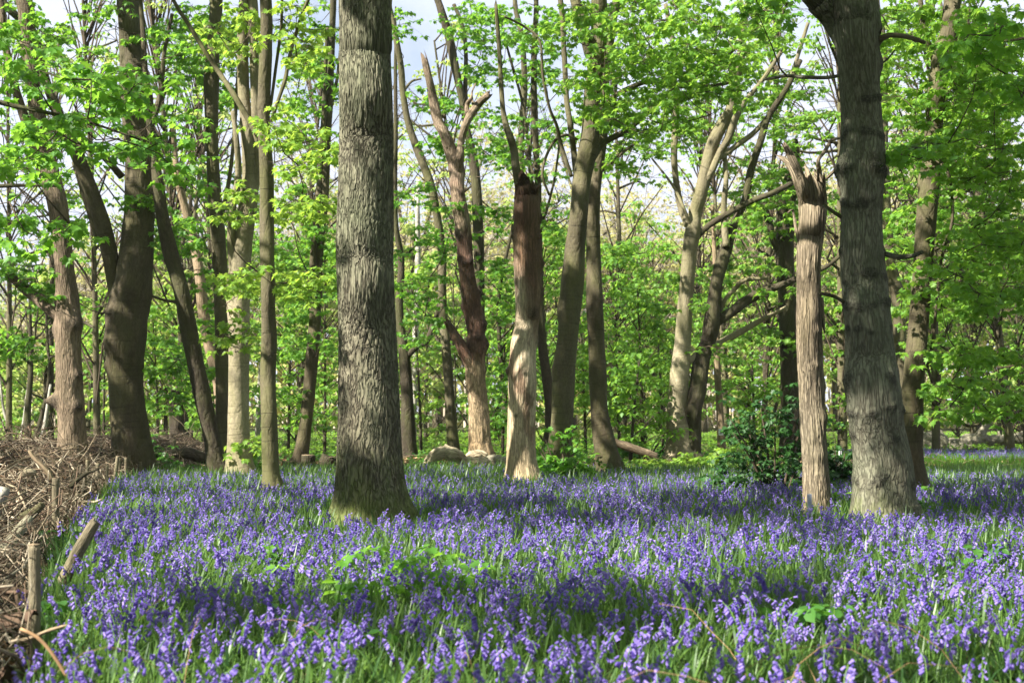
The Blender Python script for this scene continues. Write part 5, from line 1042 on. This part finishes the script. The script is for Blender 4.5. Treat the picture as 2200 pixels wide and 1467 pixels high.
o_ = box("marker_stake", (p[0], p[1], .16), (.045, .02, .52), M['slate'], rot=-.03, label="flat grey metal marker strip standing before the split snag's foot", cat="post")
# fallen leaves and litter round the trunks
mb = MB(); n = 16000; Y = rng.uniform(24, 34, n); X = rng.uniform(-.42, .42, n) * Y; inst(mb, OVAL, np.column_stack([X, Y, gz(X, Y) + rng.uniform(.01, .08, n)]), leaf_R(rng.random(n) * 6.28, rng.normal(0, .4, n), rng.normal(0, .6, n)), rng.uniform(.06, .12, n), 0)
n = 900; Y = rng.uniform(22.5, 34, n); X = rng.uniform(-.42, .42, n) * Y; A = np.column_stack([X, Y, gz(X, Y) + .03]); a = rng.random(n) * 6.28; L = rng.uniform(.2, .9, n); twigs(mb, A, A + np.column_stack([np.cos(a) * L, np.sin(a) * L, rng.uniform(0, .25, n)]), rng.uniform(.004, .014, n), 1, -.05)
tag(mb.build("leaf_litter", [M['dry'], M['wood']]), kind='stuff', label="dead leaves and fallen twigs strewn round the far tree feet")
# dark bush
def bush(label, px_, D, w, h, n, lm='leaf_bush', size=.11):
    p = PX(px_, 900, D); t = thing("bush", (p[0], p[1], 0), label, "bush")
    X_, Y_ = rng.uniform(-w, w, n), rng.normal(0, w * .4, n); hh = h * np.clip(.78 + .6 * pn(X_ * 2.6 / w, Y_ * 2 / w, px_ * .1) - .35 * np.abs(X_ / w) ** 2.5, .25, 1.1)
    C = np.column_stack([X_, Y_, hh * (.05 + .95 * rng.random(n) ** .7)]); st_ = rng.random(n) < .08; C[st_] *= [1.15, 1.15, 1.22]
    s_ = MB()
    for q in range(9):
        e = C[rng.integers(0, n)] * [1, 1, 0] + [0, 0, h * rng.uniform(.6, .95)]; tube(s_, np.array([[e[0] * .15, e[1] * .15, -.05], [e[0] * .5, e[1] * .5, e[2] * .55], e]), np.array([.02, .014, .005]), 6, .2)
    s_.build("stem", [M['twig']], t); c = MB(); twigs(c, C * [.6, .6, .75], C, .004, 1); tufts(c, spray_points(C, np.full(n, .2), 4).reshape(-1, 3), size, 5, SYC); c.build("foliage", [M[lm], M['twig']], t)
bush("dark glossy bush beside the split snag, spilling over the bluebells", 1662, 18.3, .80, 1.55, 130, size=.085)
bush("dark leafy bush filling the gap between the split snag and the burred oak", 1800, 19.0, .32, .95, 80, size=.085)
bush("low green bush at the foot of the close pair of trunks", 1205, 21.7, .42, .95, 46, 'leaf')
bush("pale yellow-green bramble bush in front of the mossy double trunk", 1490, 27.0, 1.1, .5, 90, 'leaf_yellow')
bush("deep green thicket behind the leaning sunlit log", 1385, 31.5, 1.0, .8, 45, 'leaf_deep')
bush("small fern-green bush at the pale lit trunk's foot", 548, 24.6, .22, .5, 14, 'leaf')
bush("dark green scrub at the end of the brush heap", 320, 25.8, .5, .75, 34, 'leaf_deep')
mb = None

# ------------------------------------------------------------------ the air between the trees
hz = bpy.data.materials.new("woodland_air"); hz.use_nodes = True; ht = hz.node_tree; ht.nodes.clear()
ho = ht.nodes.new("ShaderNodeOutputMaterial"); hv = ht.nodes.new("ShaderNodeVolumePrincipled")
hv.inputs["Color"].default_value = (0.93, 0.96, 1.0, 1); hv.inputs["Density"].default_value = 0.0002; hv.inputs["Anisotropy"].default_value = 0.0
ht.links.new(hv.outputs[0], ho.inputs["Volume"])
mb = MB(); x0, x1, y0, y1, z0, z1 = -410, 410, -70, 710, -1.2, 26
mb.add([(x, y, z) for z in (z0, z1) for y in (y0, y1) for x in (x0, x1)], [0, 2, 3, 1, 4, 5, 7, 6, 0, 1, 5, 4, 2, 6, 7, 3, 0, 4, 6, 2, 1, 3, 7, 5], [4] * 6)
tag(mb.build("haze", [hz], smooth=False), kind='stuff')
